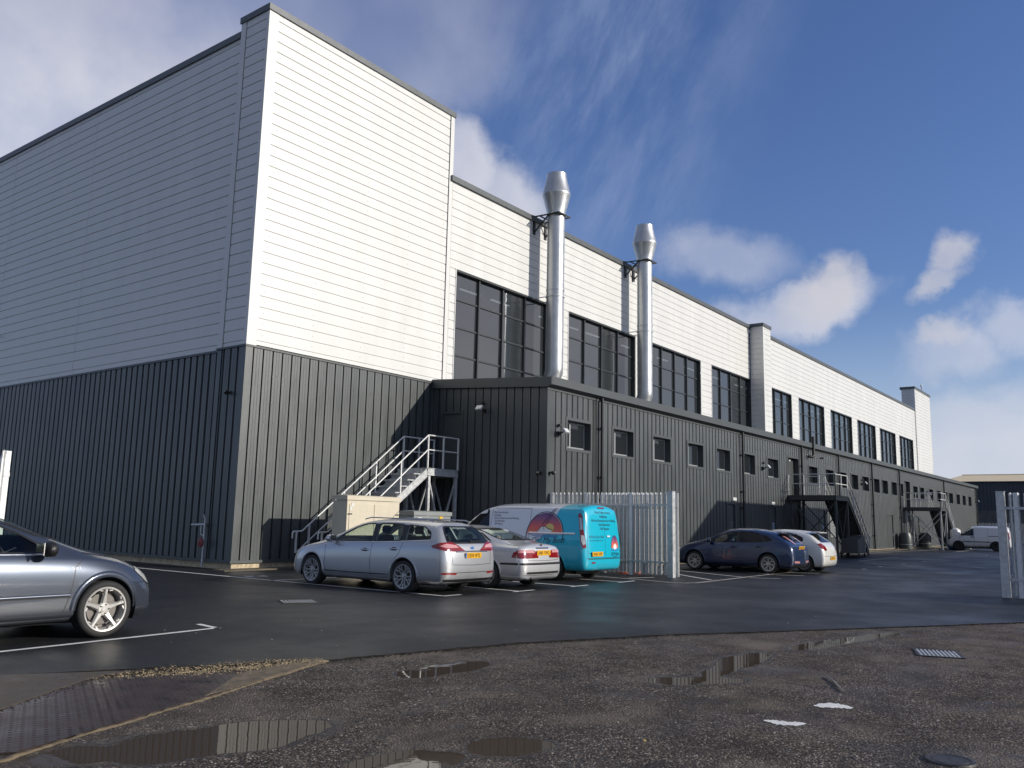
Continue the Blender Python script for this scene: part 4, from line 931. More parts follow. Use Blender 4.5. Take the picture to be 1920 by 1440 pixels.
stripe([(25.2, 12.9), (22.67, 10.05)], .08); stripe([(27.0, 14.3), (24.76, 10.0)], .08); stripe([(29.4, 15.2), (26.98, 10.0)], .08); stripe([(31.3, 14.5), (29.2, 10.0)], .08)
for x, y in ((24.64, 9.72), (26.81, 9.75), (28.67, 9.85)): stripe([(x, y), (x+.45, y-.75)], .08)
for x, y in ((33.6, 8.95), (36.3, 9.05), (40, 9.0), (44, 9.0), (60, 8.7)): stripe([(x, y), (x+.4, y-.02)], .12)
for x in (33.8, 36.3, 38.8, 41.3): stripe([(x, 14.6), (x, 9.4)], .09, 'paint_worn')
stripe([(41.41, 11.15), (49.18, 11.24)], .12, 'paint_worn'); stripe([(52.4, 14.35), (55, 14.08), (61, 13.86), (70, 13.2)], .15, 'paint_worn'); stripe([(66.1, 11.38), (73.2, 11.4)], .18, 'paint_worn')
# concrete footway strip along the foot of the annexe
mb = MB(); mb.box(XA+.1, 103, 14.75, YA+.04, -.0, .055); mb.box(14.0, XA, 19.95, Y0+.03, -.0, .05); o = mb.build('pavement', mat('sandy_footway', (.12, .10, .07), .8, 0, 0, .45, 3, .4, 30)); tag(o, kind='structure')

def rough_disc(n, rx, ry, a, jit, seed, z=0):
    out = []
    for k in range(n):
        t = 2*math.pi*k/n; w = 1+mnoise.noise(Vector((math.cos(t)*1.7+seed, math.sin(t)*1.7, seed)))*jit
        x, y = math.cos(t)*rx*w, math.sin(t)*ry*w; out.append((x*math.cos(a)-y*math.sin(a), x*math.sin(a)+y*math.cos(a), z))
    return out
WL = -.0105
PL = [('broad muddy puddle mirroring the ribbed wall', [0, 1], (3.80, 5.40), 1.45, .75, -16), ('small puddle near the middle of the old tarmac', [2], (7.02, 6.08), 1.0, .42, -6), ('long double-lobed puddle right of centre', [3, 4, 5], (9.15, 3.95), 1.75, .55, 4),
      ('thin puddle at the edge of the new asphalt', [6, 7], (12.6, 3.62), 1.75, .42, -11), ('dark puddle at the bottom edge, right of the pale one', [8], (5.02, 3.74), .42, .40, -20), ('pale reflecting puddle cut by the bottom edge', [9], (4.28, 4.0), .42, .40, -30)]
for lab, ids, c, rx, ry, a in PL:
    v = rough_disc(40, rx, ry, R(a), .1, 3.3); me = bpy.data.meshes.new('puddle'); me.from_pydata(v, [], [tuple(range(40))]); me.materials.append(MT['water'])
    o = bpy.data.objects.new('puddle', me); C.objects.link(o); o.location = (c[0], c[1], WL+.0004*ids[0]); tag(o, kind='structure')

# chequer plate over a service trench, its stone edging and the rubble round it
plate_poly = [(2.0, 6.5), (2.75, 5.98), (4.05, 6.42), (5.35, 6.88), (5.62, 7.05), (5.15, 7.45), (4.6, 7.93), (4.41, 8.08), (3.9, 7.78), (3.23, 7.30), (2.3, 6.72)]
t = empty('trench_plate', (0, 0, .012), 0, 'rusty wet chequer plate set in the ground at the left', 'plate')
mb = MB(); mb.prism(plate_poly, -.01, .0); mb.build('plate', MT['checker'], t)
def inside(p, poly):
    x, y = p; c = False; n = len(poly)
    for i in range(n):
        x1, y1 = poly[i]; x2, y2 = poly[(i+1) % n]
        if (y1 > y) != (y2 > y) and x < (x2-x1)*(y-y1)/(y2-y1)+x1: c = not c
    return c
mb = MB(); pa = R(20.3); k = 0
for i in range(-10, 110):
    for j in range(-60, 60):
        u, w = i*.052, j*.052; x = 1.5+u*math.cos(pa)-w*math.sin(pa); y = 6.2+u*math.sin(pa)+w*math.cos(pa)
        if not inside((x, y), plate_poly): continue
        a = pa+R(45 if (i+j) % 2 else -45); ca, sa = math.cos(a), math.sin(a); l, ww, h = .017, .006, .003
        P = lambda p, q, r: (x+p*ca-q*sa, y+p*sa+q*ca, r)
        mb.add([P(-l, 0, 0), P(0, ww, 0), P(l, 0, 0), P(0, -ww, 0), P(-l*.5, 0, h), P(l*.5, 0, h)], [(0, 3, 5, 4), (3, 2, 5), (2, 1, 4, 5), (1, 0, 4)])
o = mb.build('chequer_pattern', MT['checker'], t, fix=False); tag(o, kind='stuff')
# silt-covered slab at the far left
mb = MB(); mb.prism([(-.5, 9.2), (.5, 6.4), (2.3, 6.73), (3.23, 7.31), (3.9, 7.79), (4.41, 8.09), (4.75, 8.10), (3.9, 8.7), (1.4, 9.6)], -.01, .019); o = mb.build('slab', MT['silt']); tag(o, kind='structure')
mb = MB(); mb.prism([(4.55, 6.62), (5.3, 6.87), (6.0, 7.13), (6.5, 7.36), (5.9, 7.38), (5.35, 7.28), (5.0, 6.98)], -.01, .015); o = mb.build('silt_wedge', mat('sandy_silt', (.16, .125, .08), .75, 0, 0, .4, 7, .6, 40)); tag(o, kind='structure')
# stone edging
v = []; n = 150; P0 = Vector((2.35, 5.76, 0)); P1 = Vector((6.55, 7.34, 0)); d = (P1-P0).normalized(); s = Vector((-d.y, d.x, 0)); f = []
for i in range(n+1):
    t_ = i/n; p = P0.lerp(P1, t_)+s*(.02*math.sin(t_*9)+mnoise.noise(Vector((t_*8, 0, 2)))*.03); w = .014+.035*t_**3+mnoise.noise(Vector((t_*60, 1, 2)))*.012; h = .013+mnoise.noise(Vector((t_*50, 5, 2)))*.009
    for q, z in ((-w, -.02), (-w*.7, h*.8), (w*.5, h), (w*1.1, h*.5), (w*1.3, -.02)): v.append(tuple(p+s*(q+mnoise.noise(Vector((t_*90, q*30, 8)))*.01)+Vector((0, 0, z))))
f = [(i*5+k, i*5+k+1, (i+1)*5+k+1, (i+1)*5+k) for i in range(n) for k in range(4)]
me = bpy.data.meshes.new('stone_edging'); me.from_pydata(v, [], f); me.materials.append(MT['kerb_stone']); o = bpy.data.objects.new('stone_edging', me); C.objects.link(o); tag(o, 'worn tan stone edging running diagonally beside the chequer plate', 'edging')
def pebbles(name, places, m, label, cat):
    mb = MB(); base = [(1, 0, 0), (.3, .95, 0), (-.8, .6, 0), (-.8, -.6, 0), (.3, -.95, 0), (.1, .1, .8), (-.3, .1, .75), (.1, -.3, .7)]
    fs = [(0, 1, 5), (1, 2, 6), (1, 6, 5), (2, 3, 6), (3, 4, 7), (4, 0, 7), (0, 5, 7), (5, 6, 7), (3, 7, 6)]
    for x, y, r, z in places:
        a = random.random()*6.28; sx, sy, sz = r*random.uniform(.7, 1.3), r*random.uniform(.5, 1.1), r*random.uniform(.4, .9)
        mb.add([(x+math.cos(a)*px*sx-math.sin(a)*py*sy, y+math.sin(a)*px*sx+math.cos(a)*py*sy, z+pz*sz-.2*sz) for px, py, pz in base], fs)
    o = mb.build(name, m, fix=False); tag(o, label, cat, kind='stuff'); return o
pl = []
for k in range(3800):
    t_ = random.betavariate(2.2, 1.3); p = Vector((3.95, 8.20)).lerp(Vector((6.5, 7.36)), t_); w = .30*(1-abs(t_-.62)*1.2)
    q = random.gauss(-.12, .5)*max(.06, w); x, y = p.x+q*.3, p.y+q; pl.append((x, y, random.choice((.003, .004, .006, .009, .014)), .013))
pebbles('rubble', pl, MT['rubble'], 'tan rubble spilled between chequer plate and new asphalt', 'rubble')
pl = []
for k in range(2200):
    t_ = random.random(); p = Vector((3.55, 8.35)).lerp(Vector((6.3, 7.46)), t_); q = random.gauss(0, .08); pl.append((p.x+random.gauss(0, .05), p.y+q, random.choice((.004, .006, .009, .016)), .013))
for k in range(350):
    t_ = random.random(); p = Vector((2.6, 6.9)).lerp(Vector((4.45, 8.10)), t_); pl.append((p.x+random.gauss(0, .05), p.y+random.gauss(0, .05), random.choice((.006, .01, .013)), .012))
for k in range(2600):
    x = random.uniform(6.3, 17.2); pl.append((x, edge_y(x)+random.gauss(-.05, .045), random.choice((.004, .006, .009, .013)), .008))
pebbles('asphalt_crumbs', pl, MT['clod'], 'black asphalt crumbs along the edge of the new surface', 'crumbs')
pl = []
for k in range(2600):
    x = random.uniform(2.2, 15); y = random.uniform(.2, edge_y(x)-.05); pl.append((x, y, random.choice((.003, .004, .004, .006, .009)), ground_z(x, y)+.001))
pebbles('loose_grit', pl, mat('pale_grit', (.34, .30, .25), .8, 0, 0, .6, 8), 'loose pale grit scattered over the old tarmac', 'grit')
pl = []
for k in range(260):
    x = random.uniform(6, 30); y = random.uniform(edge_y(x)+.3, 12.5); pl.append((x, y, random.choice((.004, .005, .008, .012)), RZ))
pebbles('litter_chips', pl, MT['white_plastic'], 'tiny pale chips on the new asphalt', 'chips')

def worn_patch(cx, cy, L, w, a, label, seed):
    v = []; n = 26
    for i in range(n+1):
        t_ = i/n*2-1; ww = w/2*(1-abs(t_)**3)*(1+.55*mnoise.noise(Vector((i*.7, seed, 0)))); yy = .03*math.sin(t_*2.5+seed)
        for s_ in (1, -1): x, y = t_*L/2, yy+s_*(ww+.003); X = cx+x*math.cos(a)-y*math.sin(a); Y = cy+x*math.sin(a)+y*math.cos(a); v.append((X, Y, max(ground_z(X, Y)+.003, .002)))
    me = bpy.data.meshes.new('worn_road_mark'); me.from_pydata(v, [], [(2*i, 2*i+1, 2*i+3, 2*i+2) for i in range(n)]); me.materials.append(MT['paint_white']); o = bpy.data.objects.new('worn_road_mark', me); C.objects.link(o); tag(o, label, 'road mark')
worn_patch(7.95, 2.41, .33, .20, R(-66), 'worn white paint dash nearer the stick', 1.3); worn_patch(7.03, 2.51, .33, .15, R(-68), 'worn white paint dash left of and below the other', 4.4)
t = empty('stick', (9.03, 2.71, ground_z(9.03, 2.71)+.012), math.atan2(2.52-2.90, 8.66-9.40), 'thin pale stick lying on the old tarmac', 'stick')
mb = MB(); mb.tube([(-.41, 0, 0), (-.1, .006, .004), (.2, -.004, .002), (.41, 0, 0)], [.008, .010, .009, .006], 7); mb.build('twig', MT['twig'], t, smooth=50)
t = empty('fallen_leaf', (5.75, 3.07, ground_z(5.75, 3.07)+.008), .5, 'small yellow leaf on the old tarmac', 'leaf'); mb = MB(); mb.add([(-.03, 0, 0), (0, .014, .006), (.035, 0, .002), (0, -.014, .004), (0, 0, .0)], [(0, 4, 1), (1, 4, 2), (2, 4, 3), (3, 4, 0)]); mb.build('blade', MT['leaf'], t, fix=False)
# drains
def drain(x, y, w, d, a, z, label, n=9, fm='iron'):
    t = empty('drain_grate', (x, y, z), a, label, 'drain')
    mb = MB(); mb.box(-w/2, w/2, -d/2, -d/2+.03, 0, .012); mb.box(-w/2, w/2, d/2-.03, d/2, 0, .012); mb.box(-w/2, -w/2+.03, -d/2+.03, d/2-.03, 0, .012); mb.box(w/2-.03, w/2, -d/2+.03, d/2-.03, 0, .012); mb.build('frame', MT[fm], t)
    mb = MB()
    for k in range(n): q = -w/2+.05+(w-.1)*k/(n-1); mb.box(q-.012, q+.012, -d/2+.03, d/2-.03, -.005, .009)
    mb.build('bars', MT['steel_galv'], t); mb = MB(); mb.box(-w/2+.02, w/2-.02, -d/2+.02, d/2-.02, -.004, .001); mb.build('pit', MT['black'], t)
drain(12.12, 2.36, .52, .66, R(-72), ground_z(12.12, 2.36)+.001, 'iron drain grate with pale bars on the old tarmac at the right', 10)
drain(10.3, 12.43, .62, .62, R(-30), RZ+.002, 'flush drain grate in the new asphalt in front of the silver estate car')
t = empty('stopcock_cover', (6.68, 1.26, ground_z(6.68, 1.26)+.006), 0, 'small round iron cover in the bottom right corner', 'cover')
mb = MB(); mb.lathe([(0, .008), (.10, .009), (.115, .011), (.12, .006), (.13, .012), (.155, .010), (.16, -.01)], 28); mb.build('lid', MT['iron'], t, smooth=30)

# bollard and cone behind the fence
t = empty('marker_post', (23.72, 12.92, RZ), 0, 'orange marker post with a red reflector behind the palisade fence', 'bollard')
mb = MB(); mb.lathe([(.045, .10), (.045, .72), (0, .73)], 14); mb.build('post', MT['white_plastic'], t, smooth=40)
mb = MB(); mb.lathe([(.05, .70), (.05, 1.02), (.03, 1.06), (0, 1.07)], 14); mb.build('reflector', MT['orange'], t, smooth=40)
mb = MB(); mb.lathe([(.14, 0), (.14, .03), (.06, .08), (.055, .34), (0, .34)], 16); mb.build('base', MT['orange'], t, smooth=40)
for x, y, lab in ((24.4, 13.9, 'small orange cone half hidden behind the van, farther'), (23.45, 13.25, 'small orange cone beside the rear corner of the van')):
    t = empty('traffic_cone', (x, y, RZ), .3, lab, 'cone'); mb = MB(); mb.box(-.15, .15, -.15, .15, 0, .03); mb.build('base', MT['orange'], t)
    mb = MB(); mb.lathe([(.12, .03), (.03, .46), (.0, .47)], 16); mb.build('cone', MT['orange'], t, smooth=40); mb = MB(); mb.lathe([(.094, .16), (.066, .29)], 16); mb.v = [(a*1.03, b*1.03, c) for a, b, c in mb.v]; mb.build('sleeve', MT['white_plastic'], t, smooth=40)
# clutter under and beside the stairs
t = empty('equipment_trolley', (46.3, 12.75, RZ), R(4), 'dark wheeled equipment trolley standing under the nearer yard stairs', 'trolley')
mb = MB(); mb.box(-.95, .95, -.45, .45, .22, .30); mb.build('bed', MT['door_grey'], t); mb = MB(); mb.box(-.8, .1, -.4, .4, .3, .95); mb.box(.14, .85, -.38, .35, .3, 1.05); mb.build('boxes', MT['grey_clad'], t)
for sx in (-.7, .7):
    for sy in (-.42, .42): mb = MB(); mb.lathe([(0, -.03), (.1, -.03), (.11, 0), (.1, .03), (0, .03)], 14, (sx, sy, .11), 'y'); mb.build('wheel', MT['rubber'], t)
mb = MB(); mb.tube([(.95, -.4, .3), (1.05, -.4, 1.1), (1.05, .4, 1.1), (.95, .4, .3)], .025, 8); mb.build('handle', MT['steel_galv'], t)
def sack(x, y, z, sx, sy, sz, m, label, name='builders_sack', cat='sack', seed=0):
    bm = bmesh.new(); bmesh.ops.create_icosphere(bm, subdivisions=3, radius=1)
    for v in bm.verts:
        c = v.co; k = (abs(c.x)**4+abs(c.y)**4+abs(c.z)**4)**-.25; c *= k; w = 1+.13*mnoise.noise(c*2.3+Vector((seed, 0, 0)))
        c.x *= sx*w*(1-.12*c.z); c.y *= sy*w*(1-.12*c.z); c.z = (c.z*w*.5+.5)*sz
    me = bpy.data.meshes.new(name); bm.to_mesh(me); bm.free(); me.materials.append(MT[m]); me.polygons.foreach_set('use_smooth', [True]*len(me.polygons)); o = bpy.data.objects.new(name, me); C.objects.link(o); o.location = (x, y, z); tag(o, label, cat)
sack(73.6, 12.6, RZ, 1.35, .55, .85, 'sign_blue', 'blue tarpaulin bundle beside the foot of the farthest stair', 'tarpaulin_bundle', 'tarpaulin', 2)
sack(73.0, 12.55, .84, .42, .35, .75, 'white_plastic', 'white sack standing on the blue tarpaulin bundle', seed=5); sack(75.6, 12.3, RZ, .42, .4, 1.0, 'white_plastic', 'white sack between the blue tarpaulin and the far van', seed=9)
for x, lab in ((67.9, 'dark upright drum by the annexe wall left of the farthest stair'), (74.4, 'dark arched cover against the wall under the farthest stair')):
    t = empty('drum', (x, 15.0, .055), 0, lab, 'drum'); mb = MB(); mb.lathe([(0, 0), (.45, 0), (.46, .4), (.45, .9), (.36, 1.15), (0, 1.2)], 20); mb.build('body', MT['door_grey'], t, smooth=40); mb = MB(); mb.lathe([(.455, .3), (.48, .32), (.455, .34)], 20); mb.build('hoop', MT['steel_galv'], t)

# ------------------------------------------------------------------ vehicles
def pchip(pts):
    x = np.array([p[0] for p in pts], float); y = np.array([p[1] for p in pts], float); h = np.diff(x); d = np.diff(y)/h; m = np.zeros(len(x))
    for i in range(1, len(x)-1):
        if d[i-1]*d[i] > 0: w1 = 2*h[i]+h[i-1]; w2 = h[i]+2*h[i-1]; m[i] = (w1+w2)/(w1/d[i-1]+w2/d[i])
    m[0], m[-1] = d[0], d[-1]
    def f(q):
        q = min(max(q, x[0]), x[-1]); i = min(len(x)-2, max(0, int(np.searchsorted(x, q)-1))); t = (q-x[i])/h[i]
        return (2*t**3-3*t*t+1)*y[i]+(t**3-2*t*t+t)*h[i]*m[i]+(-2*t**3+3*t*t)*y[i+1]+(t**3-t*t)*h[i]*m[i+1]
    return f
def eval_mesh(o):
    dg = bpy.context.evaluated_depsgraph_get(); dg.update(); return bpy.data.meshes.new_from_object(o.evaluated_get(dg))
def swap(o, me):
    old = o.data; o.modifiers.clear(); o.data = me; bpy.data.meshes.remove(old)
def mk(name, v, f):
    me = bpy.data.meshes.new(name); me.from_pydata(v, [], f); o = bpy.data.objects.new(name, me); C.objects.link(o); return o
def cut(o, mb, selfi=False):
    k = mk('cutter', mb.v, mb.f); bm = bmesh.new(); bm.from_mesh(k.data); bmesh.ops.recalc_face_normals(bm, faces=bm.faces); bm.to_mesh(k.data); bm.free()
    m = o.modifiers.new('b', 'BOOLEAN'); m.operation = 'DIFFERENCE'; m.object = k; m.solver = 'EXACT'; m.use_self = selfi
    me = eval_mesh(o); swap(o, me); d = k.data; bpy.data.objects.remove(k); bpy.data.meshes.remove(d)
def car_shell(S):
    top, rail, wrail, belt, wbelt, wmid = (pchip(S[k]) for k in ('top', 'rail', 'wrail', 'belt', 'wbelt', 'wmid'))
    xr, xf = S['xr'], S['xf']; ts = S.get('ts', [0, .035, .11, .2, .3, .4, .5, .58, .66, .73, .80, .87, .93, .975, 1.0]); zs = S.get('sill', .20)
    def row(k, x):
        wm, wb, wr, zb, zr_, zt = wmid(x), wbelt(x), wrail(x), belt(x), rail(x), top(x)
        return {1: (wm*.88, zs), 2: (wm*.985, zs+.085), 3: (wm, .52*(zb/ .95)), 4: (wm*.992, zb-.13), 5: (wb, zb), 6: (wr, zr_), 7: (wr*.52, zt-.18*(zt-zr_)), 8: (0, zt)}[k]
    V = []; loops = []
    for t in ts:
        lp = []
        def pt(k, s):
            x = xr[k-1]+(xf[k-1]-xr[k-1])*t; y, z = row(k, x); V.append((x, s*y, z)); return len(V)-1
        for k in (1, 2, 3, 4, 5, 6, 7): lp.append(pt(k, -1))
        lp.append(pt(8, 1))
        for k in (7, 6, 5, 4, 3, 2, 1): lp.append(pt(k, 1))
        x = xr[0]+(xf[0]-xr[0])*t; y, z = row(1, x)
        for s in (.5, 0, -.5): V.append((x, y*s, zs-.005)); lp.append(len(V)-1)
        loops.append(lp)
    F = []; n = len(loops[0])
    for a, b in zip(loops[:-1], loops[1:]):
        for k in range(n): F.append((a[k], b[k], b[(k+1) % n], a[(k+1) % n]))
    # end caps: rows 1..6 x 5 columns
    for e, (lp, sg) in enumerate(((loops[0], -1), (loops[-1], 1))):
        L = lp[0:6]; Rr = lp[14:8:-1]; topr = [lp[5], lp[6], lp[7], lp[8], lp[9]]; bot = [lp[0], lp[17], lp[16], lp[15], lp[14]]
        grid = [bot]
        for k in range(1, 5):
            a, b = Vector(V[L[k]]), Vector(V[Rr[k]]); r_ = [L[k]]
            for q in (.25, .5, .75):
                p = a.lerp(b, q); bulge = S.get('bulge', (.05, .12))[e]; p.x += sg*bulge*(1-(2*q-1)**2); V.append(tuple(p)); r_.append(len(V)-1)
            r_.append(Rr[k]); grid.append(r_)
        grid.append(topr)
        for i in range(5):
            for j in range(4):
                q = (grid[i][j], grid[i][j+1], grid[i+1][j+1], grid[i+1][j]); F.append(q if sg > 0 else q[::-1])
    o = mk('body', V, F); me = o.data
    bm = bmesh.new(); bm.from_mesh(me); bmesh.ops.recalc_face_normals(bm, faces=bm.faces)
    cl = bm.edges.layers.float.new('crease_edge'); keys = {}
    for lp in loops:
        for k, i in enumerate(lp): keys[i] = k
    cr = S.get('crease', {4: .45, 10: .45, 5: .35, 9: .35, 0: .5, 14: .5, 1: .3, 13: .3})
    for e in bm.edges:
        a, b = keys.get(e.verts[0].index), keys.get(e.verts[1].index)
        if a is not None and a == b and a in cr: e[cl] = cr[a]
    bm.to_mesh(me); bm.free()
    m = o.modifiers.new('s', 'SUBSURF'); m.levels = 3; m.render_levels = 3; swap(o, eval_mesh(o)); return o
def subdivide_poly(poly, step):
    out = []
    n = len(poly)
    for i in range(n):
        a, b = Vector(poly[i]), Vector(poly[(i+1) % n]); k = max(1, int(math.ceil((b-a).length/step)))
        for j in range(k): out.append(tuple(a.lerp(b, j/k)))
    return out
def rnd_poly(poly, r=.05, n=4):
    out = []; m = len(poly)
    for i in range(m):
        p, a, b = Vector(poly[i]), Vector(poly[i-1]), Vector(poly[(i+1) % m]); ra = min(r, (a-p).length*.45); rb = min(r, (b-p).length*.45)
        A = p+(a-p).normalized()*ra; B = p+(b-p).normalized()*rb
        for k in range(n+1): t = k/n; out.append(tuple((1-t)**2*A+2*t*(1-t)*p+t*t*B))
    return out
class Skin:
    """projects flat outlines onto the body surface"""
    def __init__(s, o):
        me = o.data; s.bvh = BVHTree.FromPolygons([v.co[:] for v in me.vertices], [p.vertices[:] for p in me.polygons])
    def ray(s, view, u, w):
        if view == 'L': o, d = Vector((u, 4, w)), Vector((0, -1, 0))
        elif view == 'R': o, d = Vector((u, -4, w)), Vector((0, 1, 0))
        elif view == 'B': o, d = Vector((-6, u, w)), Vector((1, 0, 0))
        elif view == 'F': o, d = Vector((6, u, w)), Vector((-1, 0, 0))
        elif view == 'T': o, d = Vector((u, w, 5)), Vector((0, 0, -1))
        else:           # oblique corner views: u runs along the horizontal axis e, measured from the car centre
            sx, sy = {'BL': (-1, 1), 'BR': (-1, -1), 'FL': (1, 1), 'FR': (1, -1)}[view]; a = Vector((sx, sy, 0)).normalized(); e = Vector((a.y, -a.x, 0))
            o, d = a*7+e*u+Vector((0, 0, w)), -a
        h = s.bvh.ray_cast(o, d); return h
    def patch(s, view, poly, off, m, name, parent, step=.06, keep=None):
        b = subdivide_poly(poly, step); n = len(b); xs_ = [p[0] for p in poly]; zs_ = [p[1] for p in poly]; pts = [Vector(p) for p in b]
        x = min(xs_)+step/2
        while x < max(xs_):
            z = min(zs_)+step/2
            while z < max(zs_):
                if inside((x, z), poly) and all((Vector((x, z))-q).length > step*.45 for q in pts[:n]): pts.append(Vector((x, z)))
                z += step
            x += step
        r_ = delaunay_2d_cdt(pts, [(i, (i+1) % n) for i in range(n)], [list(range(n))], 1, 1e-5)
        v = []; ok = []
        for p in r_[0]:
            h = s.ray(view, p[0], p[1])
            if h[0] is None: v.append((0, 0, 0)); ok.append(False)
            else: v.append(tuple(h[0]+h[1]*off)); ok.append(True)
        f = [tuple(q) for q in r_[2] if all(ok[i] for i in q)]
        used = sorted({i for q in f for i in q}); mp = {i: k for k, i in enumerate(used)}
        vd = {'L': Vector((0, 1, 0)), 'R': Vector((0, -1, 0)), 'B': Vector((-1, 0, 0)), 'F': Vector((1, 0, 0)), 'T': Vector((0, 0, 1)), 'BL': Vector((-1, 1, 0)), 'BR': Vector((-1, -1, 0)), 'FL': Vector((1, 1, 0)), 'FR': Vector((1, -1, 0))}[view]
        if f:
            sm = sum(((Vector(v[q[1]])-Vector(v[q[0]])).cross(Vector(v[q[2]])-Vector(v[q[0]]))).dot(vd) for q in f)
            if sm < 0: f = [q[::-1] for q in f]
        me = bpy.data.meshes.new(name); me.from_pydata([v[i] for i in used], [], [tuple(mp[i] for i in q) for q in f]); me.materials.append(MT[m] if isinstance(m, str) else m)
        if keep is not None:       # store the flat outline as UV
            uv = me.uv_layers.new(name='UVMap'); x0, x1, z0, z1 = min(xs_), max(xs_), min(zs_), max(zs_)
            for lp in me.loops: p = r_[0][used[lp.vertex_index]]; uv.data[lp.index].uv = ((p[0]-x0)/(x1-x0), (p[1]-z0)/(z1-z0))
        me.polygons.foreach_set('use_smooth', [True]*len(me.polygons)); me.update()
        o = bpy.data.objects.new(name, me); C.objects.link(o); o.parent = parent; return o
    def line(s, view, pts, w, off, m, name, parent, closed=False, step=.04, ext=None):
        """thin ribbon along a polyline; ext gives it a raised body (extruded outwards)"""
        pts = [Vector(p) for p in pts]
        if closed: pts.append(pts[0])
        q = []
        for a, b in zip(pts[:-1], pts[1:]):
            k = max(1, int((b-a).length/step)); q += [a.lerp(b, j/k) for j in range(k)]
        q.append(pts[-1]); v = []; f = []; last = None
        for i, p in enumerate(q):
            a = q[i-1] if i else (q[-2] if closed else p); b = q[i+1] if i < len(q)-1 else (q[1] if closed else p)
            d = (b-a); 
            if d.length < 1e-9: continue
            d.normalize(); nrm = Vector((-d.y, d.x)); hs = [s.ray(view, *(p+nrm*w*t)) for t in (-.5, .5)]
            if any(h[0] is None for h in hs): last = None; continue
            k = len(v)
            if ext: v += [tuple(hs[0][0]+hs[0][1]*0), tuple(hs[0][0]+hs[0][1]*ext+(hs[1][0]-hs[0][0])*.15), tuple(hs[1][0]+hs[1][1]*ext+(hs[0][0]-hs[1][0])*.15), tuple(hs[1][0]+hs[1][1]*0)]
            else: v += [tuple(h[0]+h[1]*off) for h in hs]
            w_ = 4 if ext else 2
            if last is not None: f += [(last+t, last+t+1, k+t+1, k+t) for t in range(w_-1)]
            last = k
        me = bpy.data.meshes.new(name); me.from_pydata(v, [], f); me.materials.append(MT[m] if isinstance(m, str) else m)
        if ext: me.polygons.foreach_set('use_smooth', [True]*len(me.polygons))
        o = bpy.data.objects.new(name, me); C.objects.link(o); o.parent = parent; return o
    def text(s, view, txt, u, w, h, m, name, parent, flip=False, align='LEFT', shear=0, off=.004, width=None, rot=0):
        cu = bpy.data.curves.new(name, 'FONT'); cu.body = txt; cu.size = 1; cu.align_x = align; cu.shear = shear; cu.resolution_u = 3
        o = bpy.data.objects.new(name, cu); C.objects.link(o); me = eval_mesh(o); bpy.data.objects.remove(o)
        co = [v.co.copy() for v in me.vertices]; wd = max(c.x for c in co)-min(c.x for c in co); k = h/.70; kx = width/wd if width else k
        for v, c in zip(me.vertices, co):
            x, z = c.x*kx, c.y*k; x, z = x*math.cos(rot)-z*math.sin(rot), x*math.sin(rot)+z*math.cos(rot)
            hh = s.ray(view, u+(-x if flip else x), w+z); v.co = hh[0]+hh[1]*off if hh[0] is not None else Vector((0, 0, .5))
        me.materials.clear(); me.materials.append(MT[m] if isinstance(m, str) else m); me.name = name
        o = bpy.data.objects.new(name, me); C.objects.link(o); o.parent = parent; return o
def text_mesh(txt, w, h, m, name, parent, loc, rot):
    cu = bpy.data.curves.new(name, 'FONT'); cu.body = txt; cu.size = 1; cu.align_x = 'CENTER'; cu.offset = .008
    o = bpy.data.objects.new(name, cu); C.objects.link(o); me = eval_mesh(o); bpy.data.objects.remove(o)
    xs_ = [v.co.x for v in me.vertices]; wd = max(xs_)-min(xs_)
    for v in me.vertices: v.co = Vector((v.co.x*w/wd, v.co.y*h/.70, 0))
    me.materials.clear(); me.materials.append(MT[m]); o = bpy.data.objects.new(name, me); C.objects.link(o); o.parent = parent; o.location = loc; o.rotation_euler = rot; return o
def plate_at(skin, parent, y, z, txt, blue=False, w=.52, h=.112, tilt=0.):
    hh = [skin.ray('B', yy, z) for yy in (y-.2, y, y+.2)]; x = min(q[0].x for q in hh if q[0] is not None)-.012
    mb = MB(); mb.box(-.006, 0, -w/2, w/2, -h/2, h/2); p = mb.build('number_plate', MT['plate_yellow'], parent); p.location = (x, y, z); p.rotation_euler = (0, tilt, 0)
    text_mesh(txt, w*.84 if not blue else w*.80, h*.66, 'text_black', 'lettering', p, (-.008, 0-(.02 if blue else 0), -h*.33), (R(90), 0, R(-90)))
    if blue: mb = MB(); mb.box(-.0075, -.006, w/2-.045, w/2, -h/2, h/2); mb.build('blue_band', MT['sign_blue'], p)
    return p
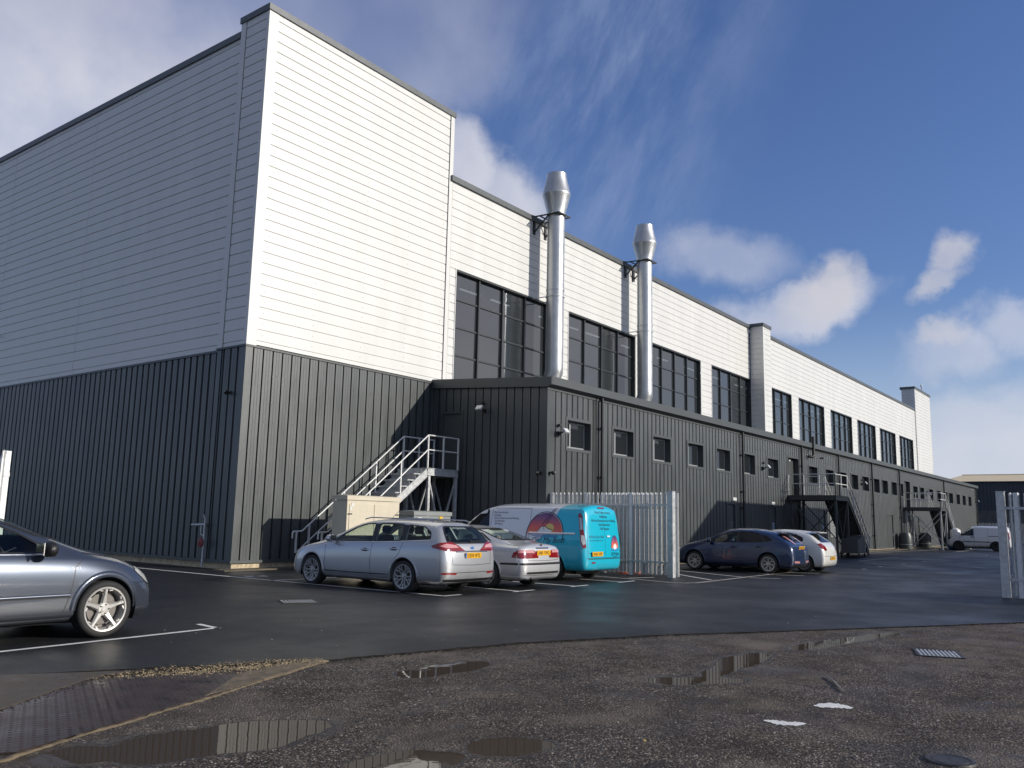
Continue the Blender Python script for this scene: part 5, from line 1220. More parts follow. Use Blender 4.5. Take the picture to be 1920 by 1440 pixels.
def spoke_geo(style, r0, r1, y0, y1):
    mb = MB()
    def bar(ra, aa, wa, rb, ab, wb, ya=0, yb=0, th=.02):
        pa = Vector((ra*math.cos(aa), ra*math.sin(aa))); pb = Vector((rb*math.cos(ab), rb*math.sin(ab))); d = (pb-pa).normalized(); n = Vector((-d.y, d.x)); v = []
        for p, w, y in ((pa, wa, ya), (pb, wb, yb)):
            for s, yy, k in ((-1, y-th, 1), (-.55, y, .8), (.55, y, .8), (1, y-th, 1)): q = p+n*s*w/2; v.append((q.x, yy, q.y))
        mb.add(v, [(0, 1, 5, 4), (1, 2, 6, 5), (2, 3, 7, 6), (3, 0, 4, 7), (0, 3, 2, 1), (4, 5, 6, 7)])
    if style == 'star':
        for k in range(5):
            a = math.pi/2+2*math.pi*k/5; bar(r0*.6, a, .085, (r0+r1)*.56, a, .042, y0, y1-.012, .03); bar((r0+r1)*.56, a, .042, r1, a, .05, y1-.012, y1-.004, .022)
            bar(r1*.93, a-.18, .02, r1, a-.34, .03, y1-.01, y1-.006); bar(r1*.93, a+.18, .02, r1, a+.34, .03, y1-.01, y1-.006)
    elif style == 'loop':
        for k in range(5):
            a = math.pi/2+2*math.pi*k/5
            for s in (-1, 1): bar(r0*.7, a+s*.20, .034, (r0+r1)*.55, a+s*.36, .030, y0, y1-.01); bar((r0+r1)*.55, a+s*.36, .030, r1, a+s*.20, .036, y1-.01, y1-.004)
            bar((r0+r1)*.66, a-.30, .024, (r0+r1)*.66, a+.30, .024, y1-.012, y1-.012) if False else None
            b = a+math.pi/5; bar((r0+r1)*.5, b, .03, r1, b, .045, y1-.014, y1-.004)
    elif style == 'mesh':
        for k in range(10):
            a = 2*math.pi*k/10; bar(r0*.7, a, .024, (r0+r1)*.5, a, .022, y0, y1-.01)
            for s in (-1, 1): bar((r0+r1)*.5, a, .020, r1, a+s*.31, .020, y1-.01, y1-.004)
    elif style == 'y':
        for k in range(7):
            a = math.pi/2+2*math.pi*k/7; bar(r0*.7, a, .042, (r0+r1)*.48, a, .036, y0, y1-.01)
            for s in (-1, 1): bar((r0+r1)*.48, a, .026, r1, a+s*.30, .030, y1-.01, y1-.004)
    else:
        for k in range(5):
            a = math.pi/2+2*math.pi*k/5; bar(r0*.6, a, .12, (r0+r1)*.6, a, .085, y0, y1-.006, .035); bar((r0+r1)*.6, a, .085, r1, a, .15, y1-.006, y1, .03)
    return mb
def make_wheel(parent, style, Rw, rr, width, m_rim, loc):
    mb = MB(); hw = width/2; prof = [(rr-.005, -hw+.01), (rr+.01, -hw), (Rw*.90, -hw-.006), (Rw*.975, -hw+.012), (Rw, -hw+.035), (Rw, -.012), (Rw-.007, -.008), (Rw-.007, .008), (Rw, .012), (Rw, hw-.035), (Rw*.975, hw-.012), (Rw*.90, hw+.006), (rr+.01, hw), (rr-.005, hw-.01)]
    mb.lathe(prof, 48, axis='y'); w = mb.build('wheel', MT['rubber'], parent, smooth=50); w.location = loc
    mb = MB(); mb.lathe([(rr+.004, -hw+.02), (rr-.02, -hw+.03), (rr-.03, hw-.05), (rr-.016, hw-.014), (rr-.012, hw+.004), (rr+.004, hw+.007), (rr+.010, hw-.004)], 48, axis='y')
    sp = spoke_geo(style, .075, rr-.018, hw-.035, hw+.0); mb.add(sp.v, sp.f)
    mb.lathe([(0, hw-.016), (.030, hw-.017), (.034, hw-.024), (.066, hw-.026), (.078, hw-.045), (.07, hw-.07)], 24, axis='y')
    rim = mb.build('rim', MT[m_rim], w, smooth=35)
    mb = MB()
    for k in range(5): a = 2*math.pi*(k+.5)/5; mb.lathe([(.0, hw-.012), (.009, hw-.014), (.009, hw-.03)], 6, (.052*math.cos(a), 0, .052*math.sin(a)), axis='y')
    mb.build('wheel_nuts', MT['iron'], w)
    mb = MB(); mb.lathe([(.06, hw-.09), (rr*.72, hw-.09), (rr*.72, hw-.11), (.06, hw-.11)], 32, axis='y', close=True); mb.lathe([(0, -.02), (rr-.03, -.02)], 32, axis='y'); mb.build('brake_disc', MT['disc'], w, smooth=30)
    return w
def copy_wheel(w, parent, loc, rz):
    c = w.copy(); C.objects.link(c); c.parent = parent; c.location = loc; c.rotation_euler = (0, 0, rz)
    for ch in list(w.children): d = ch.copy(); C.objects.link(d); d.parent = c
    return c
def rounded_box(mb, x0, x1, y0, y1, z0, z1, r=.04, rot=0, piv=None):
    """soft box: chamfered hull"""
    cx, cy, cz = (x0+x1)/2, (y0+y1)/2, (z0+z1)/2; hx, hy, hz = (x1-x0)/2, (y1-y0)/2, (z1-z0)/2; v = []; idx = {}
    rings = [(-hz, r), (-hz+r, 0), (hz-r, 0), (hz, r)]; n = 8
    for z, i in rings:
        a, b = hx-i, hy-i; c = min(r, a*.8, b*.8)
        for px, py in ((a-c, -b), (a, -b+c), (a, b-c), (a-c, b), (-a+c, b), (-a, b-c), (-a, -b+c), (-a+c, -b)):
            p = Vector((cx+px, cy+py, cz+z))
            if rot: q = p-Vector(piv); p = Vector(piv)+Vector((q.x*math.cos(rot)+q.z*math.sin(rot), q.y, -q.x*math.sin(rot)+q.z*math.cos(rot)))
            v.append(tuple(p))
    f = [(i*n+k, i*n+(k+1) % n, (i+1)*n+(k+1) % n, (i+1)*n+k) for i in range(3) for k in range(n)]+[tuple(range(n-1, -1, -1)), tuple(range(3*n, 4*n))]; mb.add(v, f)
def interior(root, S):
    zf = S.get('zf', .42); W = S.get('W', 1.8); q = S.get('seat_k', 1)
    for (x, ys_) in S['seats']:
        for y in ys_:
            mb = MB(); rounded_box(mb, x-.25, x+.28, y-.25, y+.25, zf, zf+.18, .05); rounded_box(mb, x-.33, x-.19, y-.24, y+.24, zf+.14, zf+.74*q, .05, R(-14), (x-.25, y, zf+.14))
            rounded_box(mb, x-.46, x-.36, y-.13, y+.13, zf+.76*q, zf+.93*q, .04); mb.build('seat', MT['seat'], root, smooth=30)
    xd = S['dash']; mb = MB(); rounded_box(mb, xd-.18, xd+.42, -W/2+.17, W/2-.17, .62, .93, .06); mb.build('dashboard', MT['seat'], root, smooth=30)
    y = -.36; mb = MB(); n = 20; c = Vector((xd-.33, y, .90)); ax = Vector((math.cos(R(25)), 0, math.sin(R(25)))); uu = Vector((0, 1, 0)); vv = ax.cross(uu)
    mb.tube([c+(uu*math.cos(2*math.pi*k/n)+vv*math.sin(2*math.pi*k/n))*.185 for k in range(n+1)], .015, 6, caps=False); mb.bar(c, c+ax*.2, .05); mb.bar(c-uu*.17, c+uu*.17, .03); mb.build('steering_wheel', MT['black'], root, smooth=40)
def build_car(name, label, cat, S, loc, rz, scale=1.):
    root = empty(name, loc, rz, label, cat, scale=scale)
    body = car_shell(S); skin = Skin(body); wb = S['wb']/2; Rw, rr, tw, th = S['Rw'], S['rr'], S['tyre_w'], S['half']
    # hollow out the cabin
    if S.get('hollow', True):
        me = body.data; n = len(me.vertices); co = [v.co.copy()-v.normal*.045 for v in me.vertices]
        x0, x1, z0 = S['cabin']; b = MB()
        b.v = [(min(max(c.x, x0), x1), c.y, max(c.z, z0)) for c in co]; b.f = [tuple(p.vertices) for p in me.polygons]
        k = mk('inner', b.v, b.f); bm = bmesh.new(); bm.from_mesh(k.data); bmesh.ops.remove_doubles(bm, verts=bm.verts, dist=.0005); bmesh.ops.dissolve_degenerate(bm, edges=bm.edges, dist=.0005); bm.to_mesh(k.data); bm.free()
        mb = MB(); mb.v = [tuple(v.co) for v in k.data.vertices]; mb.f = [tuple(p.vertices) for p in k.data.polygons]; d = k.data; bpy.data.objects.remove(k); bpy.data.meshes.remove(d)
        cut(body, mb)
    mb = MB()
    for sx in (-1, 1):
        for sy in (-1, 1):
            a, c = (.36, 1.3) if sy > 0 else (-1.3, -.36); ra = S.get('arch', Rw+.045); pr = []
            for k in range(30): t = 2*math.pi*k/30; pr.append((sx*wb+ra*math.cos(t), Rw+.01+ra*math.sin(t)))
            mb.prism(pr, a, c, 'y')
    cut(body, mb)
    mb = MB()
    for poly in S['side_windows']: mb.prism(rnd_poly(poly, .045), -1.4, 1.4, 'y')
    if S.get('hollow', True) and S['side_windows']: cut(body, mb)
    mb = MB(); rw = S.get('rear_window'); fwn = S.get('windscreen')
    if S.get('hollow', True):
        if rw: mb.prism([(p[0], p[1]) for p in rnd_poly(rw, .07)], -3.2, S['rear_cut'], 'x')
        if fwn: mb.prism([(p[0], p[1]) for p in rnd_poly(fwn, .07)], S['front_cut'], 3.0, 'x')
        cut(body, mb)
    me = body.data; me.name = 'body'; body.name = 'body'; me.materials.clear(); me.materials.append(MT[S['paint']]); me.polygons.foreach_set('material_index', [0]*len(me.polygons)); me.polygons.foreach_set('use_smooth', [True]*len(me.polygons)); me.set_sharp_from_angle(angle=R(38)); body.parent = root
    gl = S.get('glass', 'car_glass'); off = -.006 if S.get('hollow', True) else .004
    for i, poly in enumerate(S['side_windows']):
        g = S.get('side_glass', {}).get(i, gl)
        for v in ('L', 'R'):
            o = skin.patch(v, rnd_poly(poly, .045), off, g, 'window', root, .09); skin.line(v, rnd_poly(poly, .045), .022, .003, 'black', 'window_seal', o, closed=True)
    if rw: o = skin.patch('B', rnd_poly(rw, .07), off, S.get('rear_glass', gl), 'rear_window', root, .09); skin.line('B', rnd_poly(rw, .07), .03, .003, 'black', 'window_seal', o, closed=True)
    if fwn: o = skin.patch('F', rnd_poly(fwn, .07), off, gl, 'windscreen', root, .09); skin.line('F', rnd_poly(fwn, .07), .03, .003, 'black', 'window_seal', o, closed=True)
    # arch liners and flared lips
    for sx in (-1, 1):
        ra = S.get('arch', Rw+.045); mb = MB()
        for sy in (-1, 1):
            pr = [(sx*wb+(ra+.004)*math.cos(t), Rw+.01+(ra+.004)*math.sin(t)) for t in [math.pi*k/16 for k in range(-2, 19)]]; v = [(x, sy*.36, z) for x, z in pr]+[(x, sy*(th-.01), z) for x, z in pr]; n = len(pr)
            mb.add(v, [(k, k+1, n+k+1, n+k) for k in range(n-1)]); mb.add([(x, sy*.362, z) for x, z in pr], [tuple(range(n))])
        mb.build('wheel_arch', MT['black'], root, fix=False)
        for v in ('L', 'R'):
            pts = [(sx*wb+(ra+.020)*math.cos(t), Rw+.01+(ra+.020)*math.sin(t)) for t in [math.pi*k/24 for k in range(0, 25)]]
            skin.line(v, pts, S.get('lip', .045), 0, S['paint'], 'arch_lip', root, ext=S.get('lip_h', .012))
    for a, b in S.get('pillars', []):
        pa, pb = a, b
        for v in ('L', 'R'): skin.patch(v, [pa[0], pa[1], pb[1], pb[0]], .003, 'black', 'pillar_trim', root, .08)
    # wheels
    w = make_wheel(root, S['style'], Rw, rr, tw, S['rim'], (-wb, th-tw/2, Rw))
    copy_wheel(w, root, (wb, th-tw/2, Rw), 0); copy_wheel(w, root, (-wb, -th+tw/2, Rw), math.pi); copy_wheel(w, root, (wb, -th+tw/2, Rw), math.pi)
    # underside
    mb = MB(); mb.box(-wb-.5, wb+.45, -.55, .55, .16, .24); mb.box(-wb-.1, -wb+.05, -.6, .6, .22, .34); mb.build('underbody', MT['black'], root)
    # panel gaps, handles and strips
    for pts in S.get('gaps', []):
        for v in ('L', 'R'): skin.line(v, pts, .010, .0015, 'black', 'panel_gap', root)
    for pts in S.get('rear_gaps', []): skin.line('B', pts, .010, .0015, 'black', 'panel_gap', root)
    for (x, z) in S.get('handles', []):
        for v, sy in (('L', 1), ('R', -1)):
            h = skin.ray(v, x, z)[0]; mb = MB(); mb.tube([(x-.105, h.y-sy*.005, z-.004), (x-.085, h.y+sy*.028, z), (x+.085, h.y+sy*.028, z+.004), (x+.105, h.y-sy*.005, z+.004)], [.012, .016, .016, .012], 8); hd = mb.build('door_handle', MT[S.get('handle_mat', S['paint'])], root, smooth=50)
            skin.patch(v, [(x-.07, z-.035), (x+.07, z-.035), (x+.075, z), (x+.05, z+.035), (x-.05, z+.035), (x-.075, z)], .002, 'black', 'handle_recess', hd, .05)
    for (view, pts, w_, m, nm, ext) in S.get('strips', []):
        for v in (('L', 'R') if view == 'S' else (view,)): skin.line(v, pts, w_, .003, m, nm, root, ext=ext)
    for (view, poly, m, nm, off_) in S.get('patches', []):
        for v in (('BL', 'BR') if view == 'BC' else (('FL', 'FR') if view == 'FC' else (('L', 'R') if view == 'S' else (view,)))):
            pp = poly
            if v in ('BR', 'FR'): pp = [(-a, b) for a, b in poly][::-1]
            skin.patch(v, pp, off_, m, nm, root, .045)
    # door mirrors
    mx, mz, ms = S['mirror']
    for v, sy in (('L', 1), ('R', -1)):
        h = skin.ray(v, mx, mz-.05)[0]; y = h.y; mb = MB(); k = len(mb.v)
        prof = [(.0, .045), (.05, .075), (.12, .085), (.20, .07), (.235, .03)]
        ring = []; vv = []
        for t, r_ in prof:
            for q in range(10): a = 2*math.pi*q/10; vv.append((mx+.02+math.cos(a)*r_*.62*ms+(.03 if math.cos(a) > 0 else 0), y+sy*(t*ms-.0+.02), mz+.02+math.sin(a)*r_*ms))
        n = 10; mb.add(vv, [(i*n+q, i*n+(q+1) % n, (i+1)*n+(q+1) % n, (i+1)*n+q) for i in range(4) for q in range(n)]+[tuple(range(n)), tuple(range(4*n, 5*n))]); mb.bar((mx+.02, y-sy*.02, mz-.03), (mx+.02, y+sy*.06, mz), .05, .04)
        mr_ = mb.build('door_mirror', MT[S.get('mirror_mat', S['paint'])], root, smooth=50)
        g = MB(); g.box(mx-.06*ms, mx-.05*ms, *sorted((y+sy*.05, y+sy*.22*ms)), mz-.04*ms, mz+.085*ms); g.build('mirror_glass', MT['chrome'], mr_)
    if S.get('plate'): y, z, txt, blue, tilt = S['plate']; plate_at(skin, root, y, z, txt, blue, tilt=tilt)
    if S.get('seats'): interior(root, S)
    return root, skin
def wiper(root, skin, y0, z0, y1, z1):
    a = skin.ray('B', y0, z0)[0]; b = skin.ray('B', y1, z1)[0]
    if a is None or b is None: return
    mb = MB(); mb.bar((a.x-.03, a.y, a.z), (b.x-.025, b.y, b.z), .022, .014); mb.bar((b.x-.015, (a.y+b.y)/2-.1, (a.z+b.z)/2), (b.x-.015, b.y+.05, b.z+.01), .012, .02); mb.tube([(a.x+.02, a.y, a.z), (a.x-.04, a.y, a.z)], .022, 10); mb.build('rear_wiper', MT['black'], root)

# --- silver-blue estate (nearest of the parked row) ---
ESTATE = dict(W=1.886, wb=2.85, Rw=.325, rr=.243, tyre_w=.235, half=.925, paint='p_silver_blue', style='loop', rim='alloy_dark',
 xr=(-2.40, -2.47, -2.50, -2.46, -2.40, -2.13, -2.12, -2.11), xf=(2.26, 2.34, 2.36, 2.32, 2.28, 2.22, 2.25, 2.28),
 top=[(-2.5, 1.36), (-2.2, 1.425), (-1.8, 1.475), (-1.0, 1.515), (-.3, 1.51), (.2, 1.455), (.6, 1.31), (1.0, 1.13), (1.3, 1.01), (1.6, .965), (2.0, .88), (2.25, .77), (2.4, .62)],
 rail=[(-2.5, 1.28), (-2.1, 1.36), (-1.5, 1.41), (-.8, 1.44), (-.2, 1.43), (.25, 1.36), (.65, 1.20), (1.0, 1.06), (1.25, .97), (1.6, .92), (2.0, .83), (2.3, .70)],
 wrail=[(-2.5, .56), (-2.1, .60), (-1, .635), (0, .635), (.6, .67), (1.2, .74), (1.6, .70), (2.1, .60), (2.4, .48)],
 belt=[(-2.5, 1.05), (-2.0, 1.06), (-1.5, 1.03), (-.5, .985), (.5, .95), (1.2, .91), (1.6, .87), (2.0, .78), (2.36, .64)],
 wbelt=[(-2.5, .78), (-2.2, .83), (-1.5, .875), (0, .88), (1, .875), (1.5, .86), (2.0, .79), (2.36, .60)],
 wmid=[(-2.5, .84), (-2.2, .90), (-1.4, .94), (0, .935), (1.4, .94), (2.0, .87), (2.36, .68)],
 cabin=(-2.18, 1.15, .62), bulge=(.06, .16), rear_cut=-1.5, front_cut=.1, glass='car_glass', side_glass={2: 'car_glass'},
 side_windows=[[(.86, .985), (.60, 1.13), (.26, 1.29), (-.02, 1.37), (-.32, 1.385), (-.42, 1.005)], [(-.52, 1.005), (-.45, 1.385), (-.9, 1.395), (-1.17, 1.38), (-1.30, 1.045)], [(-1.39, 1.05), (-1.30, 1.375), (-1.75, 1.345), (-1.98, 1.24), (-2.06, 1.10)]],
 rear_window=[(-.68, 1.03), (.68, 1.03), (.60, 1.22), (.50, 1.355), (-.50, 1.355), (-.60, 1.22)], windscreen=[(-.66, 1.07), (.66, 1.07), (.56, 1.37), (-.56, 1.37)],
 gaps=[[(1.02, .90), (.98, .70), (.99, .45), (.90, .30)], [(-.47, 1.0), (-.45, .6), (-.47, .30)], [(-1.36, 1.04), (-1.30, .80), (-1.08, .58), (-.98, .30)], [(1.02, .90), (.98, .70), (.99, .45), (.90, .30)]],
 handles=[(-.27, .83), (-1.13, .875)],
 strips=[('S', [(.9, .965), (.2, .98), (-.5, .995), (-1.3, 1.032), (-2.08, 1.08)], .016, 'chrome', 'chrome_strip', .006), ('S', [(1.0, .34), (.2, .335), (-.95, .345)], .02, 'black', 'sill_line', None), ('B', [(-.80, .44), (0, .44), (.80, .44)], .012, 'black', 'panel_gap', None), ('B', [(-.5, .86), (0, .865), (.5, .86)], .03, 'chrome', 'boot_trim', .012)],
 rear_gaps=[[(-.74, 1.02), (-.64, .84), (-.60, .60), (0, .585), (.60, .60), (.64, .84), (.74, 1.02)]],
 patches=[('BC', [(-1.60+.35, .865), (-.93, .93), (-.90, .97), (-1.08, 1.035), (-1.30, 1.05), (-1.45, .98), (-1.62, .865)], 'lamp_red', 'tail_lamp', .010), ('BC', [(-1.20, .93), (-1.06, .965), (-1.20, 1.015), (-1.40, .985), (-1.46, .935)], 'lamp_pink', 'tail_lamp_lens', .014), ('BC', [(-1.42, .40), (-1.12, .41), (-1.10, .445), (-1.44, .44)], 'lamp_red', 'rear_reflector', .006),
          ('FC', [(1.02, .66), (1.42, .64), (1.40, .74), (1.12, .80), (.94, .79)], 'lamp_clear', 'headlight', .006), ('B', [(-.86, .20), (.86, .20), (.84, .31), (-.84, .31)], 'black', 'bumper_valance', .004), ('B', [(-.12, .93), (.12, .93), (.12, .99), (-.12, .99)], 'p_silver_blue', 'badge_plinth', .003)][:5],
 mirror=(.72, 1.02, 1.0), handle_mat='p_silver_blue', plate=(0, .78, 'CE59 WTL', True, R(-6)), seats=[(.05, (-.37, .37)), (-.95, (-.4, 0, .4))], dash=.75, pillars=[(((-.41, 1.01), (-.32, 1.38)), ((-.53, 1.01), (-.46, 1.38))), (((-1.30, 1.045), (-1.18, 1.375)), ((-1.39, 1.05), (-1.31, 1.37)))])
def at_row(x_side, y_mid, S, scale=1.):          # cars parked nose towards the building, their left flank at x_side
    return (x_side+S['half']*scale, y_mid, RZ), R(90)
loc, rz = at_row(13.12, 14.03, ESTATE)
car, sk = build_car('estate_car', 'silver-blue estate car with red tail lamps, nearest of the parked row', 'car', ESTATE, loc, rz)
wiper(car, sk, 0, 1.06, -.34, 1.075)
h = sk.ray('B', 0, .93)[0]; mb = MB(); mb.lathe([(0, -.004), (.055, -.003), (.06, 0)], 20, (0, 0, 0), 'x'); mb.v = [(a, b, c*.55) for a, b, c in mb.v]; o = mb.build('badge', MT['sign_blue'], car, smooth=40); o.location = (h.x-.006, 0, .93)
mb = MB(); mb.bar((-.15, .0, 1.51), (-.60, 0, 1.86), .006, .006); mb.build('aerial', MT['black'], car)
for sy in (-1, 1): mb = MB(); mb.tube([(-1.95, sy*.57, 1.455), (-1.8, sy*.575, 1.49), (-.1, sy*.585, 1.515), (.1, sy*.58, 1.475)], .014, 6); mb.build('roof_rail', MT['p_silver_blue'], car, smooth=40)

# --- silver saloon ---
SALOON = dict(W=1.74, wb=2.725, Rw=.316, rr=.222, tyre_w=.215, half=.855, paint='p_silver', style='mesh', rim='alloy_dark',
 xr=(-2.24, -2.31, -2.33, -2.29, -2.26, -2.24, -2.235, -2.23), xf=(2.02, 2.08, 2.10, 2.07, 2.03, 1.98, 2.0, 2.02),
 top=[(-2.3, .985), (-2.1, 1.015), (-1.80, 1.04), (-1.45, 1.16), (-1.1, 1.30), (-.6, 1.385), (-.1, 1.405), (.35, 1.35), (.8, 1.16), (1.15, 1.0), (1.5, .93), (1.9, .82), (2.1, .70)],
 rail=[(-2.3, .94), (-1.85, .975), (-1.5, 1.08), (-1.15, 1.21), (-.6, 1.30), (0, 1.315), (.4, 1.25), (.8, 1.09), (1.1, .96), (1.5, .88), (1.9, .78)],
 wrail=[(-2.3, .64), (-1.75, .64), (-1.2, .595), (-.5, .56), (0, .56), (.5, .60), (1.1, .67), (1.6, .62), (2.05, .5)],
 belt=[(-2.3, .90), (-1.5, .915), (0, .88), (1, .86), (1.6, .82), (2.05, .68)], wbelt=[(-2.3, .74), (-1.8, .79), (-1, .815), (1, .815), (1.7, .77), (2.1, .60)], wmid=[(-2.3, .78), (-1.9, .835), (-1.3, .865), (1.3, .865), (1.9, .79), (2.1, .63)],
 cabin=(-1.75, 1.0, .60), bulge=(.05, .14), rear_cut=-.95, front_cut=.1,
 side_windows=[[(.74, .93), (.34, 1.19), (.05, 1.265), (-.22, 1.275), (-.26, .93)], [(-.34, .935), (-.30, 1.275), (-.7, 1.265), (-1.02, 1.20), (-1.32, 1.05), (-1.38, .97), (-1.28, .945)]],
 rear_window=[(-.60, 1.075), (.60, 1.075), (.49, 1.31), (-.49, 1.31)], windscreen=[(-.60, 1.03), (.60, 1.03), (.48, 1.31), (-.48, 1.31)],
 gaps=[[(1.0, .84), (.96, .62), (.9, .30)], [(-.30, .92), (-.29, .5), (-.32, .28)], [(-1.3, .93), (-1.18, .75), (-.98, .55), (-.94, .30)]], handles=[(-.18, .77), (-1.08, .79)],
 strips=[('S', [(2.0, .54), (.9, .545), (-.9, .55)], .05, 'p_silver', 'side_moulding', .010), ('S', [(-1.74, .555), (-2.05, .56), (-2.2, .56)], .045, 'black', 'bumper_strip', .012), ('B', [(-.78, .56), (0, .56), (.78, .56)], .05, 'black', 'bumper_strip', .012), ('B', [(-.62, .36), (.62, .36)], .05, 'black', 'bumper_grille', None), ('B', [(-.24, .905), (.24, .905)], .035, 'chrome', 'boot_handle', .010)],
 rear_gaps=[[(-.66, .985), (-.60, .70), (-.58, .635), (0, .625), (.58, .635), (.60, .70), (.66, .985)], [(-.70, .31), (.70, .31)]],
 patches=[('BC', [(-.86, .70), (-1.08, .68), (-1.22, .68), (-1.50, .69), (-1.48, .80), (-1.36, .865), (-1.0, .865), (-.90, .80)], 'lamp_red', 'tail_lamp', .009), ('BC', [(-1.0, .80), (-1.4, .80), (-1.36, .862), (-1.0, .862)], 'lamp_pink', 'tail_lamp_lens', .012), ('FC', [(.98, .62), (1.30, .60), (1.28, .70), (.96, .73)], 'lamp_clear', 'headlight', .006)],
 zf=.36, seat_k=.86, mirror=(.62, .96, .95), plate=(0, .80, 'X481 YWO', False, 0), seats=[(.0, (-.35, .35)), (-.88, (-.36, .36))], dash=.66, pillars=[(((-.25, .94), (-.22, 1.27)), ((-.35, .94), (-.30, 1.27)))])
loc, rz = at_row(15.50, 13.65, SALOON)
car, sk = build_car('saloon_car', 'silver saloon car between the estate car and the turquoise van', 'car', SALOON, loc, rz)
h = sk.ray('B', 0, .955)[0]; mb = MB(); mb.lathe([(.018, -.004), (.034, -.006), (.040, -.002), (.040, 0)], 18, (0, 0, 0), 'x'); mb.lathe([(0, -.003), (.03, -.004)], 18, (0, 0, 0), 'x'); o = mb.build('badge', MT['iron'], car, smooth=40); o.location = (h.x-.006, 0, .962)
for y in (.62,): mb = MB(); mb.lathe([(.034, -.16), (.034, .1), (.028, .1), (.028, -.14)], 14, (0, 0, 0), 'x'); o = mb.build('exhaust', MT['chrome'], car, smooth=40); o.location = (-2.26, y, .24)

# --- white and turquoise panel van ---
VAN = dict(W=1.986, wb=2.933, Rw=.335, rr=.215, tyre_w=.215, half=.95, paint='p_van', style='wide', rim='alloy_dark', sill=.27, hollow=False, arch=.40,
 xr=(-2.44, -2.49, -2.49, -2.47, -2.45, -2.42, -2.40, -2.40), xf=(2.38, 2.44, 2.46, 2.44, 2.40, 2.28, 2.32, 2.36),
 top=[(-2.5, 1.93), (-2.2, 1.975), (-1, 2.0), (.4, 1.99), (.85, 1.94), (1.15, 1.80), (1.5, 1.52), (1.85, 1.24), (2.05, 1.13), (2.3, 1.02), (2.48, .85)],
 rail=[(-2.5, 1.84), (0, 1.89), (.75, 1.85), (1.1, 1.70), (1.5, 1.40), (1.8, 1.16), (2.1, 1.04), (2.4, .88)],
 wrail=[(-2.5, .80), (-2, .82), (.8, .80), (1.5, .82), (1.9, .84), (2.4, .60)],
 belt=[(-2.5, 1.18), (1, 1.20), (1.6, 1.12), (2.0, 1.0), (2.45, .78)], wbelt=[(-2.5, .925), (-2.2, .955), (1.2, .955), (1.9, .92), (2.45, .68)], wmid=[(-2.5, .94), (-2.25, .985), (1.5, .99), (2.1, .93), (2.45, .72)],
 cabin=(0, 1, .6), bulge=(.05, .15), crease={5: .5, 9: .5, 0: .5, 14: .5, 4: .2, 10: .2}, glass='privacy_glass', side_glass={},
 side_windows=[[(2.02, 1.18), (1.70, 1.42), (1.36, 1.68), (1.16, 1.78), (.74, 1.80), (.66, 1.34), (.78, 1.22)]], windscreen=[(-.76, 1.22), (.76, 1.22), (.68, 1.78), (-.68, 1.78)],
 gaps=[[(1.92, 1.10), (1.86, .7), (1.74, .40)], [(.60, 1.86), (.60, 1.0), (.62, .34)], [(.58, 1.84), (-.70, 1.84)], [(-.72, 1.84), (-.72, .9), (-.66, .36)], [(.6, .36), (-.66, .36)]],
 rear_gaps=[[(0, 1.92), (0, .62)], [(-.80, 1.88), (-.80, .62)], [(.80, 1.88), (.80, .62)], [(-.86, .60), (.86, .60)], [(.80, .72), (0, .72)]],
 handles=[(.80, 1.12)], handle_mat='black',
 strips=[('S', [(-.72, 1.20), (-1.7, 1.20), (-2.18, 1.205)], .05, 'chrome', 'door_track', .010), ('B', [(-.8, .575), (.8, .575)], .02, 'black', 'bumper_gap', None)],
 patches=[('BC', [(-.965, 1.70), (-.97, 1.60), (-.985, 1.0), (-1.045, .84), (-1.13, .86), (-1.10, 1.10), (-1.06, 1.35), (-1.06, 1.64), (-1.01, 1.74)], 'lamp_red', 'tail_lamp', .014), ('BC', [(-.99, 1.62), (-1.04, 1.60), (-1.045, 1.32), (-.99, 1.30)], 'lamp_clear', 'tail_lamp_lens', .018), ('BC', [(-1.0, 1.18), (-1.075, 1.16), (-1.105, .96), (-1.05, .92), (-1.0, 1.02)], 'lamp_clear', 'tail_lamp_lens', .018), ('B', [(-.16, 1.86), (.16, 1.86), (.16, 1.895), (-.16, 1.895)], 'lamp_red', 'brake_lamp', .012),
          ('B', [(.50, .46), (.66, .46), (.66, .50), (.50, .50)], 'lamp_red', 'rear_reflector', .006)],
 mirror=(1.55, 1.34, 1.25), mirror_mat='black', plate=(.42, .70, 'AV65 VFR', False, 0))
loc, rz = at_row(18.82, 14.23, VAN)
van, sk = build_car('panel_van', 'white and turquoise panel van lettered for boat cleaning', 'van', VAN, loc, rz)
# side lettering and sunset roundel on the left flank (u = car x, text runs towards the tail)
V0 = 12.76-14.23       # rear axle in car x
lines = ['Wash Down Services', 'Antifouling', 'Hull and Superstructure Polishing', 'Teak Restoration', 'GRP Repairs']
for i, (t_, w_) in enumerate(zip(lines, (.50, .24, .84, .36, .28))): sk.text('L', t_, V0+2.03-.02*i+.0, 1.70-.077*i, .05, 'print_navy', 'lettering', van, flip=True, width=w_)
arc = [(V0+.24+.56*math.cos(t), 1.17+.56*math.sin(t)*1.02) for t in [math.pi*k/22 for k in range(0, 23)]]
sk.patch('L', arc, .003, 'sunset', 'sunset_print', van, .06, keep=True)
sk.line('L', [(V0+.24+.585*math.cos(t), 1.15+.60*math.sin(t)) for t in [math.pi*(k/22)*1.1-.12 for k in range(0, 23)]], .028, .004, 'print_navy', 'sunset_outline', van)
sk.line('L', [(V0+.24+.56*math.cos(t), 1.16+.575*math.sin(t)) for t in [math.pi*(.35+.62*k/22) for k in range(0, 23)]], .010, .006, 'print_white', 'sunset_highlight', van)
sk.patch('L', [(V0+.10+.14*math.cos(t), 1.33+.12*math.sin(t)) for t in [2*math.pi*k/16 for k in range(16)]], .005, 'print_sun', 'sun_print', van, .05)
